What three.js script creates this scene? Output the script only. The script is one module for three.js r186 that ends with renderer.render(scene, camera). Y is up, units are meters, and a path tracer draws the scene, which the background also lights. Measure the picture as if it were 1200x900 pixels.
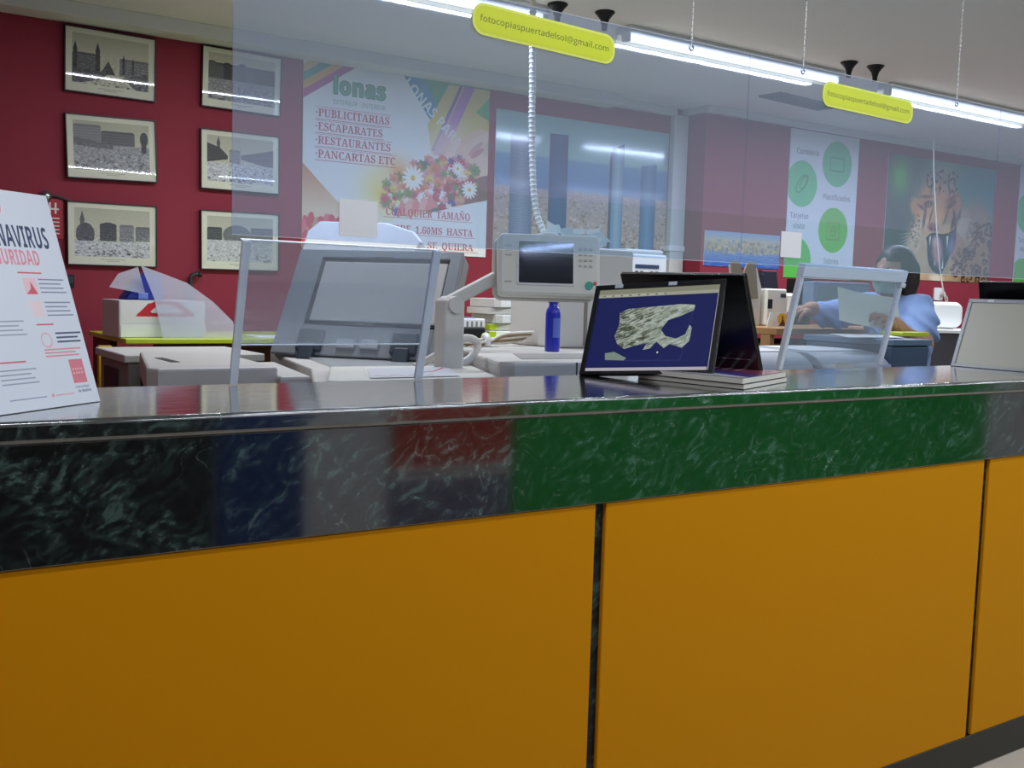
import * as THREE from 'three';
import { RoundedBoxGeometry } from 'three/addons/geometries/RoundedBoxGeometry.js';
import { mergeGeometries, mergeVertices } from 'three/addons/utils/BufferGeometryUtils.js';
import { MarchingCubes } from 'three/addons/objects/MarchingCubes.js';
import { RectAreaLightUniformsLib } from 'three/addons/lights/RectAreaLightUniformsLib.js';
import { SimplexNoise } from 'three/addons/math/SimplexNoise.js';

// ---------------------------------------------------------------- camera, light levels, exposure
const scene = new THREE.Scene();
const D = Math.PI / 180;
const camera = new THREE.PerspectiveCamera(2 * Math.atan(450 / 1205) / D, 4 / 3, 0.05, 60);
camera.position.set(0, 1.3, 1.581);
camera.rotation.set(-5.07 * D, -33.87 * D, 1.65 * D, 'YXZ');
const renderer = new THREE.WebGLRenderer({ antialias: true });
renderer.toneMapping = THREE.LinearToneMapping;
renderer.toneMappingExposure = 1.0;
renderer.shadowMap.enabled = true;
RectAreaLightUniformsLib.init();
scene.background = new THREE.Color(0x000000);
const STAFF_TUBE = 140, PUBLIC_TUBE = 68;            // luminance of the ceiling tubes over the staff and over the public side
const CEIL = 2.515;

// ---------------------------------------------------------------- helpers
let seed = 7;
const rnd = (a = 0, b = 1) => { seed = (seed * 1664525 + 1013904223) >>> 0; return a + (b - a) * seed / 4294967296; };
const simplex = new SimplexNoise({ random: () => rnd() });
const fbm = (x, y, o = 4) => { let s = 0, a = 0.5; for (let i = 0; i < o; i++) { s += a * simplex.noise(x, y); x *= 2.03; y *= 2.03; a *= 0.5; } return s; };
const used = {};
function numbered(name) { const n = used[name] = (used[name] ?? -1) + 1; return n ? name + '_' + String(n).padStart(3, '0') : name; }
const std = (color, roughness = 0.6, extra = {}) => new THREE.MeshStandardMaterial({ color, roughness, ...extra });
const phy = (color, roughness, extra) => new THREE.MeshPhysicalMaterial({ color, roughness, ...extra });
function thing(name, label, category, pos = [0, 0, 0], turn = 0, group) {
  const o = new THREE.Group(); o.name = numbered(name); o.position.set(...pos); o.rotation.y = turn;
  o.userData = { label, category }; if (group) o.userData.group = group;
  scene.add(o); return o;
}
function part(name, geo, mat, parent, label) {
  const m = new THREE.Mesh(Array.isArray(geo) ? mergeGeometries(geo.map((g) => (g.index ? g.toNonIndexed() : g))) : geo, mat);
  m.name = name; m.castShadow = m.receiveShadow = true;
  if (label) m.userData.label = label;
  parent.add(m); return m;
}
function solo(name, geo, mat, label, category, group, pos, turn = 0) {
  const m = part(numbered(name), geo, mat, scene); m.userData = { label, category }; if (group) m.userData.group = group;
  if (pos) m.position.set(...pos); m.rotation.y = turn; return m;
}
function struct(name, geo, mat) { const m = part(name, geo, mat, scene); m.userData = { kind: 'structure' }; return m; }
// box given by its limits, edges rounded by r
function bx(x0, x1, y0, y1, z0, z1, r = 0) {
  const g = r ? new RoundedBoxGeometry(x1 - x0, y1 - y0, z1 - z0, 2, Math.min(r, (x1 - x0) / 2.01, (y1 - y0) / 2.01, (z1 - z0) / 2.01)) : new THREE.BoxGeometry(x1 - x0, y1 - y0, z1 - z0);
  return g.translate((x0 + x1) / 2, (y0 + y1) / 2, (z0 + z1) / 2);
}
function cyl(x, y, z, r0, r1, h, seg = 20) { return new THREE.CylinderGeometry(r1, r0, h, seg).translate(x, y + h / 2, z); }
function tube(pts, r, seg = 40, rad = 8) { return new THREE.TubeGeometry(new THREE.CatmullRomCurve3(pts.map((p) => new THREE.Vector3(...p))), seg, r, rad); }
// plan outline [x, z] raised from y0 to y1
function prism(pts, y0, y1, bevel = 0.004) {
  const s = new THREE.Shape(pts.map(([x, z]) => new THREE.Vector2(x, -z)));
  const g = new THREE.ExtrudeGeometry(s, { depth: y1 - y0 - 2 * bevel, bevelEnabled: bevel > 0, bevelThickness: bevel, bevelSize: bevel, bevelOffset: -bevel, bevelSegments: 2 });
  return g.rotateX(-Math.PI / 2).translate(0, y0 + bevel, 0);
}
// outline [x, y] in elevation, thickness d centred on z = 0
function plate(pts, d, bevel = 0) {
  const s = new THREE.Shape(pts.map(([x, y]) => new THREE.Vector2(x, y)));
  return new THREE.ExtrudeGeometry(s, { depth: d - 2 * bevel, bevelEnabled: bevel > 0, bevelThickness: bevel, bevelSize: bevel, bevelOffset: -bevel, bevelSegments: 1 }).translate(0, 0, -d / 2 + bevel);
}
function roundRect(w, h, r) {
  const s = new THREE.Shape(); const x = w / 2, y = h / 2;
  s.moveTo(-x + r, -y); s.lineTo(x - r, -y); s.absarc(x - r, -y + r, r, -Math.PI / 2, 0); s.lineTo(x, y - r); s.absarc(x - r, y - r, r, 0, Math.PI / 2);
  s.lineTo(-x + r, y); s.absarc(-x + r, y - r, r, Math.PI / 2, Math.PI); s.lineTo(-x, -y + r); s.absarc(-x + r, -y + r, r, Math.PI, 1.5 * Math.PI); return s;
}
function rrPlate(w, h, r, d, bevel = 0.002) {
  return new THREE.ExtrudeGeometry(roundRect(w, h, r), { depth: d - 2 * bevel, bevelEnabled: bevel > 0, bevelThickness: bevel, bevelSize: bevel, bevelOffset: -bevel, bevelSegments: 2, curveSegments: 8 }).translate(0, 0, -d / 2 + bevel);
}
const print = (w, h) => new THREE.PlaneGeometry(w, h);
function canvasTex(w, h, draw, wrap) {
  const c = document.createElement('canvas'); c.width = w; c.height = h; const g = c.getContext('2d'); draw(g, w, h);
  const t = new THREE.CanvasTexture(c); t.colorSpace = THREE.SRGBColorSpace; t.anisotropy = 8; if (wrap) t.wrapS = t.wrapT = THREE.RepeatWrapping; return t;
}
function pixelTex(w, h, f, wrap = true) {
  const d = new Uint8Array(w * h * 4);
  for (let j = 0; j < h; j++) for (let i = 0; i < w; i++) { const [r, g, b] = f(i / w, j / h); const k = 4 * (j * w + i); d[k] = r; d[k + 1] = g; d[k + 2] = b; d[k + 3] = 255; }
  const t = new THREE.DataTexture(d, w, h); t.colorSpace = THREE.SRGBColorSpace; t.magFilter = THREE.LinearFilter; t.minFilter = THREE.LinearMipmapLinearFilter; t.generateMipmaps = true;
  if (wrap) t.wrapS = t.wrapT = THREE.RepeatWrapping; t.needsUpdate = true; return t;
}
const poly = (g, c, pts) => { g.fillStyle = c; g.beginPath(); pts.forEach(([x, y], i) => (i ? g.lineTo(x, y) : g.moveTo(x, y))); g.closePath(); g.fill(); };
const oval = (g, c, x, y, rx, ry, rot = 0) => { g.fillStyle = c; g.beginPath(); g.ellipse(x, y, rx, ry, rot, 0, 7); g.fill(); };
const text = (g, s, x, y, font, c, w) => { g.font = font; g.fillStyle = c; g.fillText(s, x, y, w); };

// ---------------------------------------------------------------- materials
// polished dark green marble: near-black ground, grey-green clouds, pale broken veins
const marbleTex = pixelTex(2048, 1024, (u, v) => {
  const x = u * 9, y = v * 4.5, p = x * 0.82 + y * 0.57, q = -x * 0.57 + y * 0.82;         // the stone's grain runs obliquely
  const w = fbm(x * 1.3 + 3, y * 1.3, 3), w2 = fbm(x * 1.3 + 50, y * 1.3 + 9, 3);
  const cloud = Math.max(0, Math.min(1, 0.42 + 1.1 * fbm(x * 1.1 + w, y * 1.4 + w2, 4)));
  const grain = Math.max(0, 0.35 + fbm(p * 5 + w, q * 11 + w2, 4) * 1.1), fleck = Math.max(0, fbm(p * 16, q * 26, 3));
  const ridge = (s, k, z) => { const d = Math.abs(fbm(p * s + w * 0.8 + k, q * s * 1.7 + w2 * 0.8 - k, 3)); return Math.pow(Math.max(0, 1 - d * z), 3); };
  const gate = (k, t) => Math.max(0, Math.min(1, (fbm(x * 0.9 + k, y * 0.9 - k, 2) - t) * 5));
  const vein = 0.8 * ridge(0.9, 40, 30) * gate(10, 0.05) + 0.7 * ridge(2.1, 80, 24) * gate(30, 0.08) + 0.4 * ridge(4.3, 120, 16) * gate(70, 0.05);
  const mott = Math.max(0, 0.3 + fbm(p * 9 + w * 2, q * 17 + w2 * 2, 3) * 1.3); const c = Math.min(0.62, (0.14 + cloud * 0.75) * (0.35 + grain) * (0.25 + mott) * 0.9 + 0.4 * fleck * (0.3 + cloud)), g = Math.min(1, vein * 0.85);
  return [8 + 96 * c + 120 * g, 12 + 122 * c + 118 * g, 12 + 114 * c + 110 * g].map((n) => Math.min(200, n));
});
const marbleMap = (ru, rv, ou = 0, ov = 0) => { const t = marbleTex.clone(); t.repeat.set(ru, rv); t.offset.set(ou, ov); t.needsUpdate = true; return t; };
// uneven polish of the worktop: shallow waves stretched along the counter
const polishTex = pixelTex(512, 512, (u, v) => { const n = 128 + 110 * fbm(u * 24, v * 60, 3); return [n, n, n]; }); polishTex.colorSpace = THREE.NoColorSpace;
const M = {
  wall: std(0x92263a, 0.75), wallWhite: std(0xc9ccd0, 0.8), ceiling: std(0xe6e6e8, 0.9), trim: std(0xdcdcdc, 0.7), trunk: std(0xd6d8d8, 0.5),
  floor: std(0xc4b8a8, 0.4), black: std(0x0b0b0d, 0.5), blackGloss: phy(0x08080a, 0.25, { clearcoat: 0.5, clearcoatRoughness: 0.2 }),
  marbleTop: phy(0xffffff, 0.1, { map: marbleMap(1, 1), ior: 2.33, clearcoat: 1, clearcoatRoughness: 0.1, bumpMap: polishTex, bumpScale: 0.0009 }),
  marble: phy(0xffffff, 0.07, { map: marbleMap(1, 1), ior: 2.0, clearcoat: 1, clearcoatRoughness: 0.05 }),
  marbleStrip: phy(0xffffff, 0.4, { map: marbleMap(1, 1), specularIntensity: 0.5 }), amber: phy(0xd48c00, 0.6, { specularIntensity: 0.25 }), plinth: std(0x1b1817, 0.4), carcass: std(0x4b4038, 0.7),
  grey: std(0xd2cec8, 0.5), greyLight: std(0xc9c7c1, 0.5), greyDark: std(0x8f8b87, 0.55), greyBlue: std(0xb0b6be, 0.5), cream: std(0xe4e2d6, 0.5), white: std(0xeeefee, 0.5),
  charcoal: std(0x33353a, 0.55), lime: std(0xb4c71f, 0.35), limeEdge: std(0xc6d82e, 0.3), yellow: std(0xe2b70e, 0.4), wood: std(0xa98052, 0.5), woodDark: std(0x5c3319, 0.6), carton: std(0xa08055, 0.8),
  paper: std(0xe9e9ec, 0.8), chrome: std(0xb9bcc0, 0.22, { metalness: 1 }), silver: std(0x8f9194, 0.35, { metalness: 0.4 }),
  acrylic: phy(0xe6eefc, 0.02, { transmission: 0.895, thickness: 0, ior: 1.49 }),
  acrylicEdge: phy(0xf2f7fd, 0.3, { transmission: 0.3, thickness: 0 }),
  film: phy(0xf0f2f8, 0.12, { transmission: 0.72, thickness: 0, ior: 1.45, side: THREE.DoubleSide }),
  guardPane: phy(0xeaf0f6, 0.06, { transmission: 0.84, thickness: 0, ior: 1.49 }),
  glass: phy(0xffffff, 0.02, { transmission: 1, thickness: 0, ior: 1.5 }),
  platenGlass: phy(0xc6cacb, 0.3, { clearcoat: 0.5, clearcoatRoughness: 0.1 }),
  bead: phy(0xffffff, 0.05, { transmission: 0.6, thickness: 0, ior: 1.5 }),
  tubeGlow: std(0xffffff, 0.4, { emissive: 0xf4f8ff, emissiveIntensity: 2.6 }), reflector: std(0xe2ddc0, 0.4),
};

// ================================================================ THE SETTING
struct('floor', bx(-2.2, 12.2, -0.1, 0, -3.7, 3.6), M.floor);
struct('ceiling', bx(-2.2, 12.2, CEIL, CEIL + 0.1, -3.7, 3.6), M.ceiling);
struct('wall_back', bx(-2.2, 4.71, 0, CEIL, -3.62, -3.5), M.wall);
struct('wall_back_right', bx(4.71, 12.2, 0, CEIL, -3.62, -3.3), M.wall);
struct('wall_left', bx(-2.2, -2.05, 0, CEIL, -3.5, 3.4), M.wall);
struct('wall_right', bx(12.05, 12.2, 0, CEIL, -3.3, 3.4), M.wallWhite);
struct('wall_front', bx(-2.2, 12.2, 0, CEIL, 2.8, 2.95), M.wallWhite);
struct('trim_1', bx(-2.05, 4.07, 2.452, CEIL, -3.5, -3.35, 0.004), M.trim);
struct('trim_2', bx(4.07, 4.6, 2.465, CEIL, -3.5, -3.45, 0.004), M.trim);
struct('trim_3', [bx(4.68, 12.05, 2.475, CEIL, -3.3, -3.25, 0.004), bx(4.68, 4.71, 2.475, CEIL, -3.5, -3.3)], M.trim);
{ // white cable trunking up the wall corner
  const t = thing('cable_trunking', 'white vertical cable trunking running up the wall beside the skyline poster', 'trunking', [4.64, 0, -3.5]);
  part('cover', bx(-0.058, 0.062, 0, 2.47, 0, 0.05, 0.006), M.trunk, t);
  part('joint_clip', bx(-0.075, 0.065, 1.6, 1.635, 0, 0.058, 0.004), M.white, t);
}

// ================================================================ CEILING LIGHTS
const lampLabels = ['bright fluorescent strip on the ceiling whose end is hidden by the nearer yellow email sticker', 'fluorescent strip on the ceiling between the two pairs of black hooks', 'fluorescent strip running out of the picture past the far yellow email sticker'];
function lamp(x0, x1, z, L, label, group) {
  const t = thing('fluorescent_lamp', label, 'ceiling lamp', [x0, CEIL, z], 0, group); const w = x1 - x0;
  part('housing', bx(0, w, -0.03, 0, -0.05, 0.05, 0.004), M.trim, t);
  part('reflector', plate([[-0.05, -0.001], [-0.06, -0.062], [-0.055, -0.064], [-0.044, -0.001]], w - 0.01).rotateY(-Math.PI / 2).translate(w / 2, 0, 0), M.reflector, t);
  part('tube', new THREE.CylinderGeometry(0.015, 0.015, w - 0.05, 14).rotateZ(Math.PI / 2).translate(w / 2, -0.05, 0.01), M.tubeGlow, t);
  for (const x of [0.012, w - 0.012]) part('lamp_holder', bx(x - 0.012, x + 0.012, -0.068, -0.028, -0.01, 0.03, 0.003), M.white, t);
  const a = new THREE.RectAreaLight(0xeaf2ff, L, w - 0.06, 0.04); a.position.set(w / 2, -0.068, 0.01); a.rotation.x = -Math.PI / 2; t.add(a);
}
lamp(1.1, 2.6, -2.13, STAFF_TUBE, lampLabels[0]);
lamp(3.04, 4.52, -2.13, STAFF_TUBE, lampLabels[1]);
lamp(4.92, 6.42, -2.13, STAFF_TUBE, lampLabels[2]);
lamp(6.8, 8.3, -2.13, STAFF_TUBE, 'fluorescent strip further along the staff ceiling, reflected in the posters', 'lamps out of the frame');
[-0.9, 1.0, 2.9, 4.8, 6.7].forEach((x, i) => lamp(x, x + 1.52, 0.55, PUBLIC_TUBE, ['first', 'second', 'third', 'fourth', 'fifth'][i] + ' fluorescent strip from the left wall above the public side of the counter', 'lamps above the public side'));
[0.9, 2.9, 4.9].forEach((x, i) => lamp(x, x + 1.52, 1.8, PUBLIC_TUBE, ['first', 'second', 'third'][i] + ' added fluorescent strip from the left wall, unseen, brightening the display boards opposite the counter', 'added lamps brightening the display boards'));  // unseen lamp row added to brighten the boards mirrored in the marble

{ // black funnel shaped ceiling hooks in pairs
  const prof = [[0.0, 0], [0.012, 0], [0.013, 0.022], [0.02, 0.045], [0.036, 0.066], [0.04, 0.078], [0.0, 0.078]].map(([a, b]) => new THREE.Vector2(a, b));
  const cone = new THREE.LatheGeometry(prof, 20);
  const lab = ['black funnel-shaped ceiling hook above the nearer yellow sticker, left one of its pair', 'black funnel-shaped ceiling hook above the nearer yellow sticker, right one of its pair', 'black funnel-shaped ceiling hook above the far yellow sticker, left one of its pair', 'black funnel-shaped ceiling hook above the far yellow sticker, right one of its pair'];
  [[2.6, -2.03], [2.83, -2.0], [4.36, -1.93], [4.53, -1.9]].forEach(([x, z], i) => {
    const t = thing('ceiling_hook', lab[i], 'hook', [x, CEIL - 0.078, z], 0, 'black ceiling hooks');
    part('funnel', cone, M.black, t); part('rim', new THREE.TorusGeometry(0.04, 0.004, 6, 20).rotateX(Math.PI / 2).translate(0, 0.074, 0), M.black, t);
  });
}
{ // air vent
  const t = thing('ceiling_vent', 'dark blue-grey slotted air vent in the ceiling left of the far yellow sticker', 'vent', [4.98, CEIL, -2.78], 0.1);
  part('frame', [bx(-0.3, 0.3, -0.012, 0, -0.08, -0.065), bx(-0.3, 0.3, -0.012, 0, 0.065, 0.08), bx(-0.3, -0.285, -0.012, 0, -0.08, 0.08), bx(0.285, 0.3, -0.012, 0, -0.08, 0.08)], std(0x70808f, 0.5), t);
  part('recess', bx(-0.285, 0.285, -0.004, 0, -0.065, 0.065), std(0x20262c, 0.8), t);
  for (let k = 0; k < 5; k++) part('slat', bx(-0.285, 0.285, -0.01, -0.005, -0.055 + k * 0.025, -0.04 + k * 0.025), std(0x55636f, 0.5), t);
}

// ================================================================ COUNTER
{
  const X0 = -1.9, X1 = 6.4;
  const uvScale = (geo, axis) => { const p = geo.attributes.position, uv = geo.attributes.uv; for (let i = 0; i < p.count; i++) uv.setXY(i, p.getX(i) / 3.0 + 0.33, (axis === 'y' ? p.getY(i) : p.getZ(i) + p.getY(i)) / 1.5); return geo; };
  const top = solo('worktop', uvScale(bx(X0, X1, 1.066, 1.1, -0.46, 0.01, 0.008), 'z'), M.marbleTop, 'long polished dark green marble worktop running along the whole counter', 'worktop');
  const c = thing('service_counter', 'long service counter with marble fascia and amber yellow front panels', 'counter');
  part('fascia', uvScale(bx(X0, X1, 0.885, 1.066, -0.035, 0, 0.002), 'y'), M.marble, c, 'dark green polished marble fascia');
  part('carcass', bx(X0 + 0.02, X1 - 0.02, 0.02, 1.066, -0.42, -0.04), M.carcass, c);
  const gaps = [-1.41, -0.061, 1.288, 2.637, 3.986, 5.335, 6.4];
  let prev = X0;
  for (const g of gaps) {
    if (g - 0.013 > prev) part('front_panel', bx(prev, Math.min(g - 0.013, X1), 0.1, 0.884, -0.03, -0.004, 0.003), M.amber, c, 'amber yellow panel');
    if (g < X1) part('joint_strip', uvScale(bx(g - 0.013, g + 0.013, 0.1, 0.884, -0.036, -0.014), 'y'), M.marbleStrip, c, 'dark marble strip between panels');
    prev = g + 0.013;
  }
  part('plinth', bx(X0, X1, 0, 0.1, -0.04, -0.002, 0.004), M.plinth, c, 'black plinth at the floor');
}

// ================================================================ PICTURES ON THE LEFT WALL
function oldPhoto(kind) {
  return canvasTex(420, 300, (g, w, h) => {
    seed = 100 + kind * 17;
    g.fillStyle = '#e3e1ce'; g.fillRect(0, 0, w, h);
    const X = 30, Y = 24, W = 360, H = 236; g.save(); g.beginPath(); g.rect(X, Y, W, H); g.clip(); g.translate(X, Y);
    const sky = g.createLinearGradient(0, 0, 0, H); sky.addColorStop(0, '#bdbaa6'); sky.addColorStop(0.6, '#cfccba'); g.fillStyle = sky; g.fillRect(0, 0, W, H);
    const grey = (v, a = 1) => `rgba(${v},${v},${v + 4},${a})`;
    const tower = (x, y, s, v) => { g.fillStyle = grey(v); g.fillRect(x - 9 * s, y, 18 * s, 90 * s); poly(g, grey(v - 10), [[x - 11 * s, y], [x, y - 42 * s], [x + 11 * s, y]]); oval(g, grey(v - 5), x, y - 2, 11 * s, 8 * s); };
    const block = (x, y, bw, bh, v) => { g.fillStyle = grey(v); g.fillRect(x, y, bw, bh); poly(g, grey(v - 22), [[x - 2, y], [x + 6, y - 12], [x + bw - 6, y - 12], [x + bw + 2, y]]); for (let i = 4; i < bw - 5; i += 9) for (let j = 6; j < bh - 8; j += 13) { g.fillStyle = grey(v - 45, 0.75); g.fillRect(x + i, y + j, 4, 7); } };
    const crowd = (y0, n, lo, hi) => { for (let i = 0; i < n; i++) { const x = rnd(0, W), y = rnd(y0, H), s = 2 + 7 * (y - y0) / (H - y0 + 1); g.fillStyle = grey(rnd(lo, hi), 0.7); g.fillRect(x, y, s * rnd(0.8, 2.4), s * rnd(0.6, 1.3)); } };
    if (kind === 0) { block(0, 100, 130, 80, 120); tower(14, 80, 1, 70); tower(118, 76, 1.05, 75); block(220, 104, 150, 74, 140); tower(240, 104, 0.7, 80); tower(285, 108, 0.6, 90); poly(g, grey(85), [[130, 178], [168, 112], [200, 178]]); poly(g, grey(95), [[0, 168], [180, 168], [120, 210], [40, 232], [0, 232]]); poly(g, grey(105), [[360, 150], [230, 185], [300, 236], [360, 236]]); crowd(172, 120, 80, 205); }
    if (kind === 1) { block(0, 60, 360, 70, 88); for (let i = 0; i < 9; i++) block(i * 40, 48 + rnd(0, 18), 38, 80, rnd(70, 105)); g.fillStyle = grey(150); g.fillRect(0, 128, W, 108); crowd(125, 300, 70, 215); }
    if (kind === 2) { block(0, 30, 130, 90, 150); block(130, 54, 160, 80, 120); g.fillStyle = grey(165); g.fillRect(0, 110, W, 126); oval(g, grey(90), 335, 70, 20, 34); g.fillStyle = grey(85); g.fillRect(322, 80, 24, 60); poly(g, grey(120), [[0, 80], [190, 110], [180, 130], [0, 120]]); crowd(105, 330, 70, 225); }
    if (kind === 3) { tower(60, 40, 0.9, 95); poly(g, grey(80), [[0, 40], [70, 62], [110, 100], [110, 118], [0, 140]]); block(118, 78, 60, 60, 160); poly(g, grey(130), [[360, 50], [180, 92], [180, 112], [360, 150]]); for (let i = 0; i < 16; i++) { g.fillStyle = grey(90, 0.7); g.fillRect(190 + i * 10, 92 - i * 1.6, 5, 9); g.fillRect(190 + i * 10, 108 - i * 0.2, 5, 9); } g.fillStyle = grey(205); g.fillRect(0, 140, W, 96); crowd(130, 190, 70, 215); }
    if (kind === 4) { tower(36, 60, 1.1, 105); oval(g, grey(90), 50, 128, 44, 56); block(118, 84, 80, 74, 90); oval(g, grey(80), 158, 84, 34, 18); block(212, 86, 70, 72, 145); block(290, 92, 80, 62, 130); g.fillStyle = grey(205); g.fillRect(0, 160, W, 76); crowd(152, 150, 40, 190); }
    if (kind === 5) { block(0, 70, 80, 60, 95); oval(g, grey(120), 160, 96, 76, 52); block(235, 66, 130, 62, 130); g.fillStyle = grey(200); g.fillRect(0, 124, W, 112); oval(g, grey(120), 210, 150, 26, 10); oval(g, grey(130), 200, 200, 30, 9); crowd(122, 90, 70, 215); }
    const id = g.getImageData(X, Y, W, H); for (let i = 0; i < id.data.length; i += 4) { const px = (i / 4) % W, py = Math.floor(i / 4 / W); const lo = 0.12 + 0.88 * Math.max(0, Math.min(1, (py / H - 0.3) * 3)); const n = rnd(-10, 10) + lo * (40 * fbm(px / 26 + kind * 9, py / 17, 4) + 34 * fbm(px / 7, py / 5 + kind, 2)); for (let k = 0; k < 3; k++) id.data[i + k] += n; } g.putImageData(id, X, Y);
    g.restore(); g.fillStyle = '#8a887c'; g.fillRect(150, 272, 120, 2); g.fillRect(180, 280, 60, 2);
  });
}
{
  const frameMat = std(0x141013, 0.45), labels = [
    'black-framed old photograph with two dark spires, top row, left column of the wall pictures',
    'black-framed old photograph of a dark building band, top row, right column of the wall pictures',
    'black-framed old photograph of a crowded square, middle row, left column of the wall pictures',
    'black-framed old photograph of a street, middle row, right column of the wall pictures',
    'black-framed old photograph with a clock tower, bottom row, left column of the wall pictures',
    'black-framed old photograph with a domed roof, bottom row, right column of the wall pictures'];
  const spots = [[1.128, 2.292, 0.5, -0.6], [1.745, 2.297, 0.5, -1], [1.131, 1.911, -1.6, 1.2], [1.74, 1.906, -1.4, -0.2], [1.132, 1.515, 0.3, 0.2], [1.741, 1.517, 0.3, 0.4]];
  spots.forEach(([x, y, tilt, roll], i) => {
    const t = thing('framed_photograph', labels[i], 'picture', [x, y, -3.482], 0, 'old city photographs on the red wall');
    t.rotation.set(tilt * D, 0, roll * D);
    const w = 0.4, h = 0.29, b = 0.0045;
    part('frame', [bx(-w / 2, w / 2, h / 2 - b, h / 2, -0.013, 0.009), bx(-w / 2, w / 2, -h / 2, -h / 2 + b, -0.013, 0.009), bx(-w / 2, -w / 2 + b, -h / 2 + b, h / 2 - b, -0.013, 0.009), bx(w / 2 - b, w / 2, -h / 2 + b, h / 2 - b, -0.013, 0.009)], frameMat, t);
    part('backing', bx(-w / 2 + b, w / 2 - b, -h / 2 + b, h / 2 - b, -0.012, 0.001), M.carton, t);
    part('photograph', print(w - 2 * b, h - 2 * b).translate(0, 0, 0.002), std(0xffffff, 0.7, { map: oldPhoto(i) }), t);
    part('pane', print(w - 2 * b, h - 2 * b).translate(0, 0, 0.006), M.glass, t);
  });
}

// ================================================================ POSTERS
function poster(name, label, x0, x1, y0, y1, z, map, rough = 0.4, extra = {}, category = 'poster') {
  const t = thing(name, label, category, [(x0 + x1) / 2, (y0 + y1) / 2, z]);
  part('board', bx(-(x1 - x0) / 2, (x1 - x0) / 2, -(y1 - y0) / 2, (y1 - y0) / 2, 0, 0.005), M.white, t);
  part('print', print(x1 - x0, y1 - y0).translate(0, 0, 0.0062), phy(0xffffff, rough, { map, ...extra }), t);
  return t;
}
const lonas = canvasTex(1130, 960, (g, w, h) => {
  seed = 5;
  g.fillStyle = '#e9ecef'; g.fillRect(0, 0, w, h);
  // striped corner ribbons
  g.save(); g.translate(0, 0); const rib = ['#d8c06a', '#2f9c7c', '#e0a53a', '#b5468f']; rib.forEach((c, i) => poly(g, c, [[0, 40 + i * 42], [0, 82 + i * 42], [(82 + i * 42) * 1.55, 0], [(40 + i * 42) * 1.55, 0]])); g.restore();
  poly(g, '#3ea24d', [[560, 0], [1130, 0], [1130, 210], [900, 120], [760, 250]]);
  poly(g, '#2f8fb5', [[560, 0], [690, 0], [820, 200], [740, 230]]);
  poly(g, '#d7c05f', [[860, 30], [1130, 30], [1130, 260], [760, 420], [730, 260]]); poly(g, '#b06bb5', [[960, 30], [1030, 30], [840, 420], [770, 420]]); poly(g, '#7c4fa0', [[930, 30], [952, 30], [775, 400], [752, 400]]); poly(g, '#3fa84f', [[1040, 160], [1130, 70], [1130, 200]]); poly(g, '#46a85c', [[1060, 380], [1130, 300], [1130, 400]]);
  g.save(); g.translate(590, 40); g.rotate(0.72); text(g, 'LONAS PARA', 0, 30, 'bold 78px sans-serif', '#e6f1e6'); g.restore();
  // flowers
  const glow = (c, x, y, r) => { const q = g.createRadialGradient(x, y, 0, x, y, r); q.addColorStop(0, c); q.addColorStop(1, 'rgba(255,255,255,0)'); g.fillStyle = q; g.fillRect(x - r, y - r, 2 * r, 2 * r); };
  glow('rgba(244,211,60,.95)', 470, 640, 260); glow('rgba(240,150,60,.9)', 560, 540, 170); glow('rgba(236,160,150,.9)', 930, 420, 260); glow('rgba(240,190,170,.95)', 1020, 530, 220); glow('rgba(245,205,190,.9)', 850, 380, 160);
  g.globalAlpha = 0.8; oval(g, '#ecc4ac', 1060, 430, 150, 190, 0.5); oval(g, '#d99a92', 1045, 360, 62, 16, -0.7); oval(g, '#c97a80', 1056, 384, 52, 15, -0.6); g.globalAlpha = 1;
  poly(g, '#8b5a4a', [[1130, 500], [1130, 640], [860, 700], [900, 560]]);
  const cols = ['#e07a86', '#d94f6a', '#f0a2a0', '#e98a5a', '#f2d66b', '#7a9a4a', '#4e4aa0', '#f4f2ea', '#c2404f', '#ea9db0', '#5c7d3a', '#f0b08a'];
  for (let i = 0; i < 240; i++) { const a = rnd(0, 6.3), r = Math.sqrt(rnd()) * 1; const x = 760 + Math.cos(a) * r * 300, y = 590 + Math.sin(a) * r * 160 - (x - 760) * 0.25; const c = cols[Math.floor(rnd(0, cols.length))]; g.globalAlpha = 0.75; const sz = rnd(8, 20); for (let k = 0; k < 6; k++) oval(g, c, x + Math.cos(k * 1.05 + a) * sz, y + Math.sin(k * 1.05 + a) * sz * 0.8, sz * 0.95, sz * 0.6, k * 1.05 + a); oval(g, 'rgba(90,60,40,.25)', x, y + sz * 0.5, sz, sz * 0.5); g.globalAlpha = 1; }
  const daisy = (x, y, s) => { for (let k = 0; k < 14; k++) oval(g, '#f7f6f0', x + Math.cos(k * 0.449) * s, y + Math.sin(k * 0.449) * s, s * 0.75, s * 0.22, k * 0.449); oval(g, '#e5b935', x, y, s * 0.36, s * 0.36); };
  daisy(645, 555, 40); daisy(1010, 590, 30); daisy(930, 480, 24); daisy(700, 670, 22);
  for (let i = 0; i < 5; i++) poly(g, i % 2 ? '#f2b3a6' : '#e98f86', [[540 + i * 45, 765 - i * 10], [575 + i * 45, 675 - i * 12], [630 + i * 45, 755 - i * 14]]);
  // left tan slope and red bloom
  const tan = g.createLinearGradient(0, 540, 0, 760); tan.addColorStop(0, '#c98a5a'); tan.addColorStop(1, '#ecd2b4'); poly(g, '#d3a178', [[0, 530], [0, 960], [330, 960], [290, 800]]); g.fillStyle = tan; poly(g, tan, [[0, 530], [0, 800], [290, 800]]);
  for (let i = 0; i < 70; i++) oval(g, i % 3 ? '#d93b4a' : '#ee6f75', rnd(0, 300), rnd(800, 930), rnd(8, 20), rnd(14, 34), rnd(-0.6, 0.6));
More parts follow.
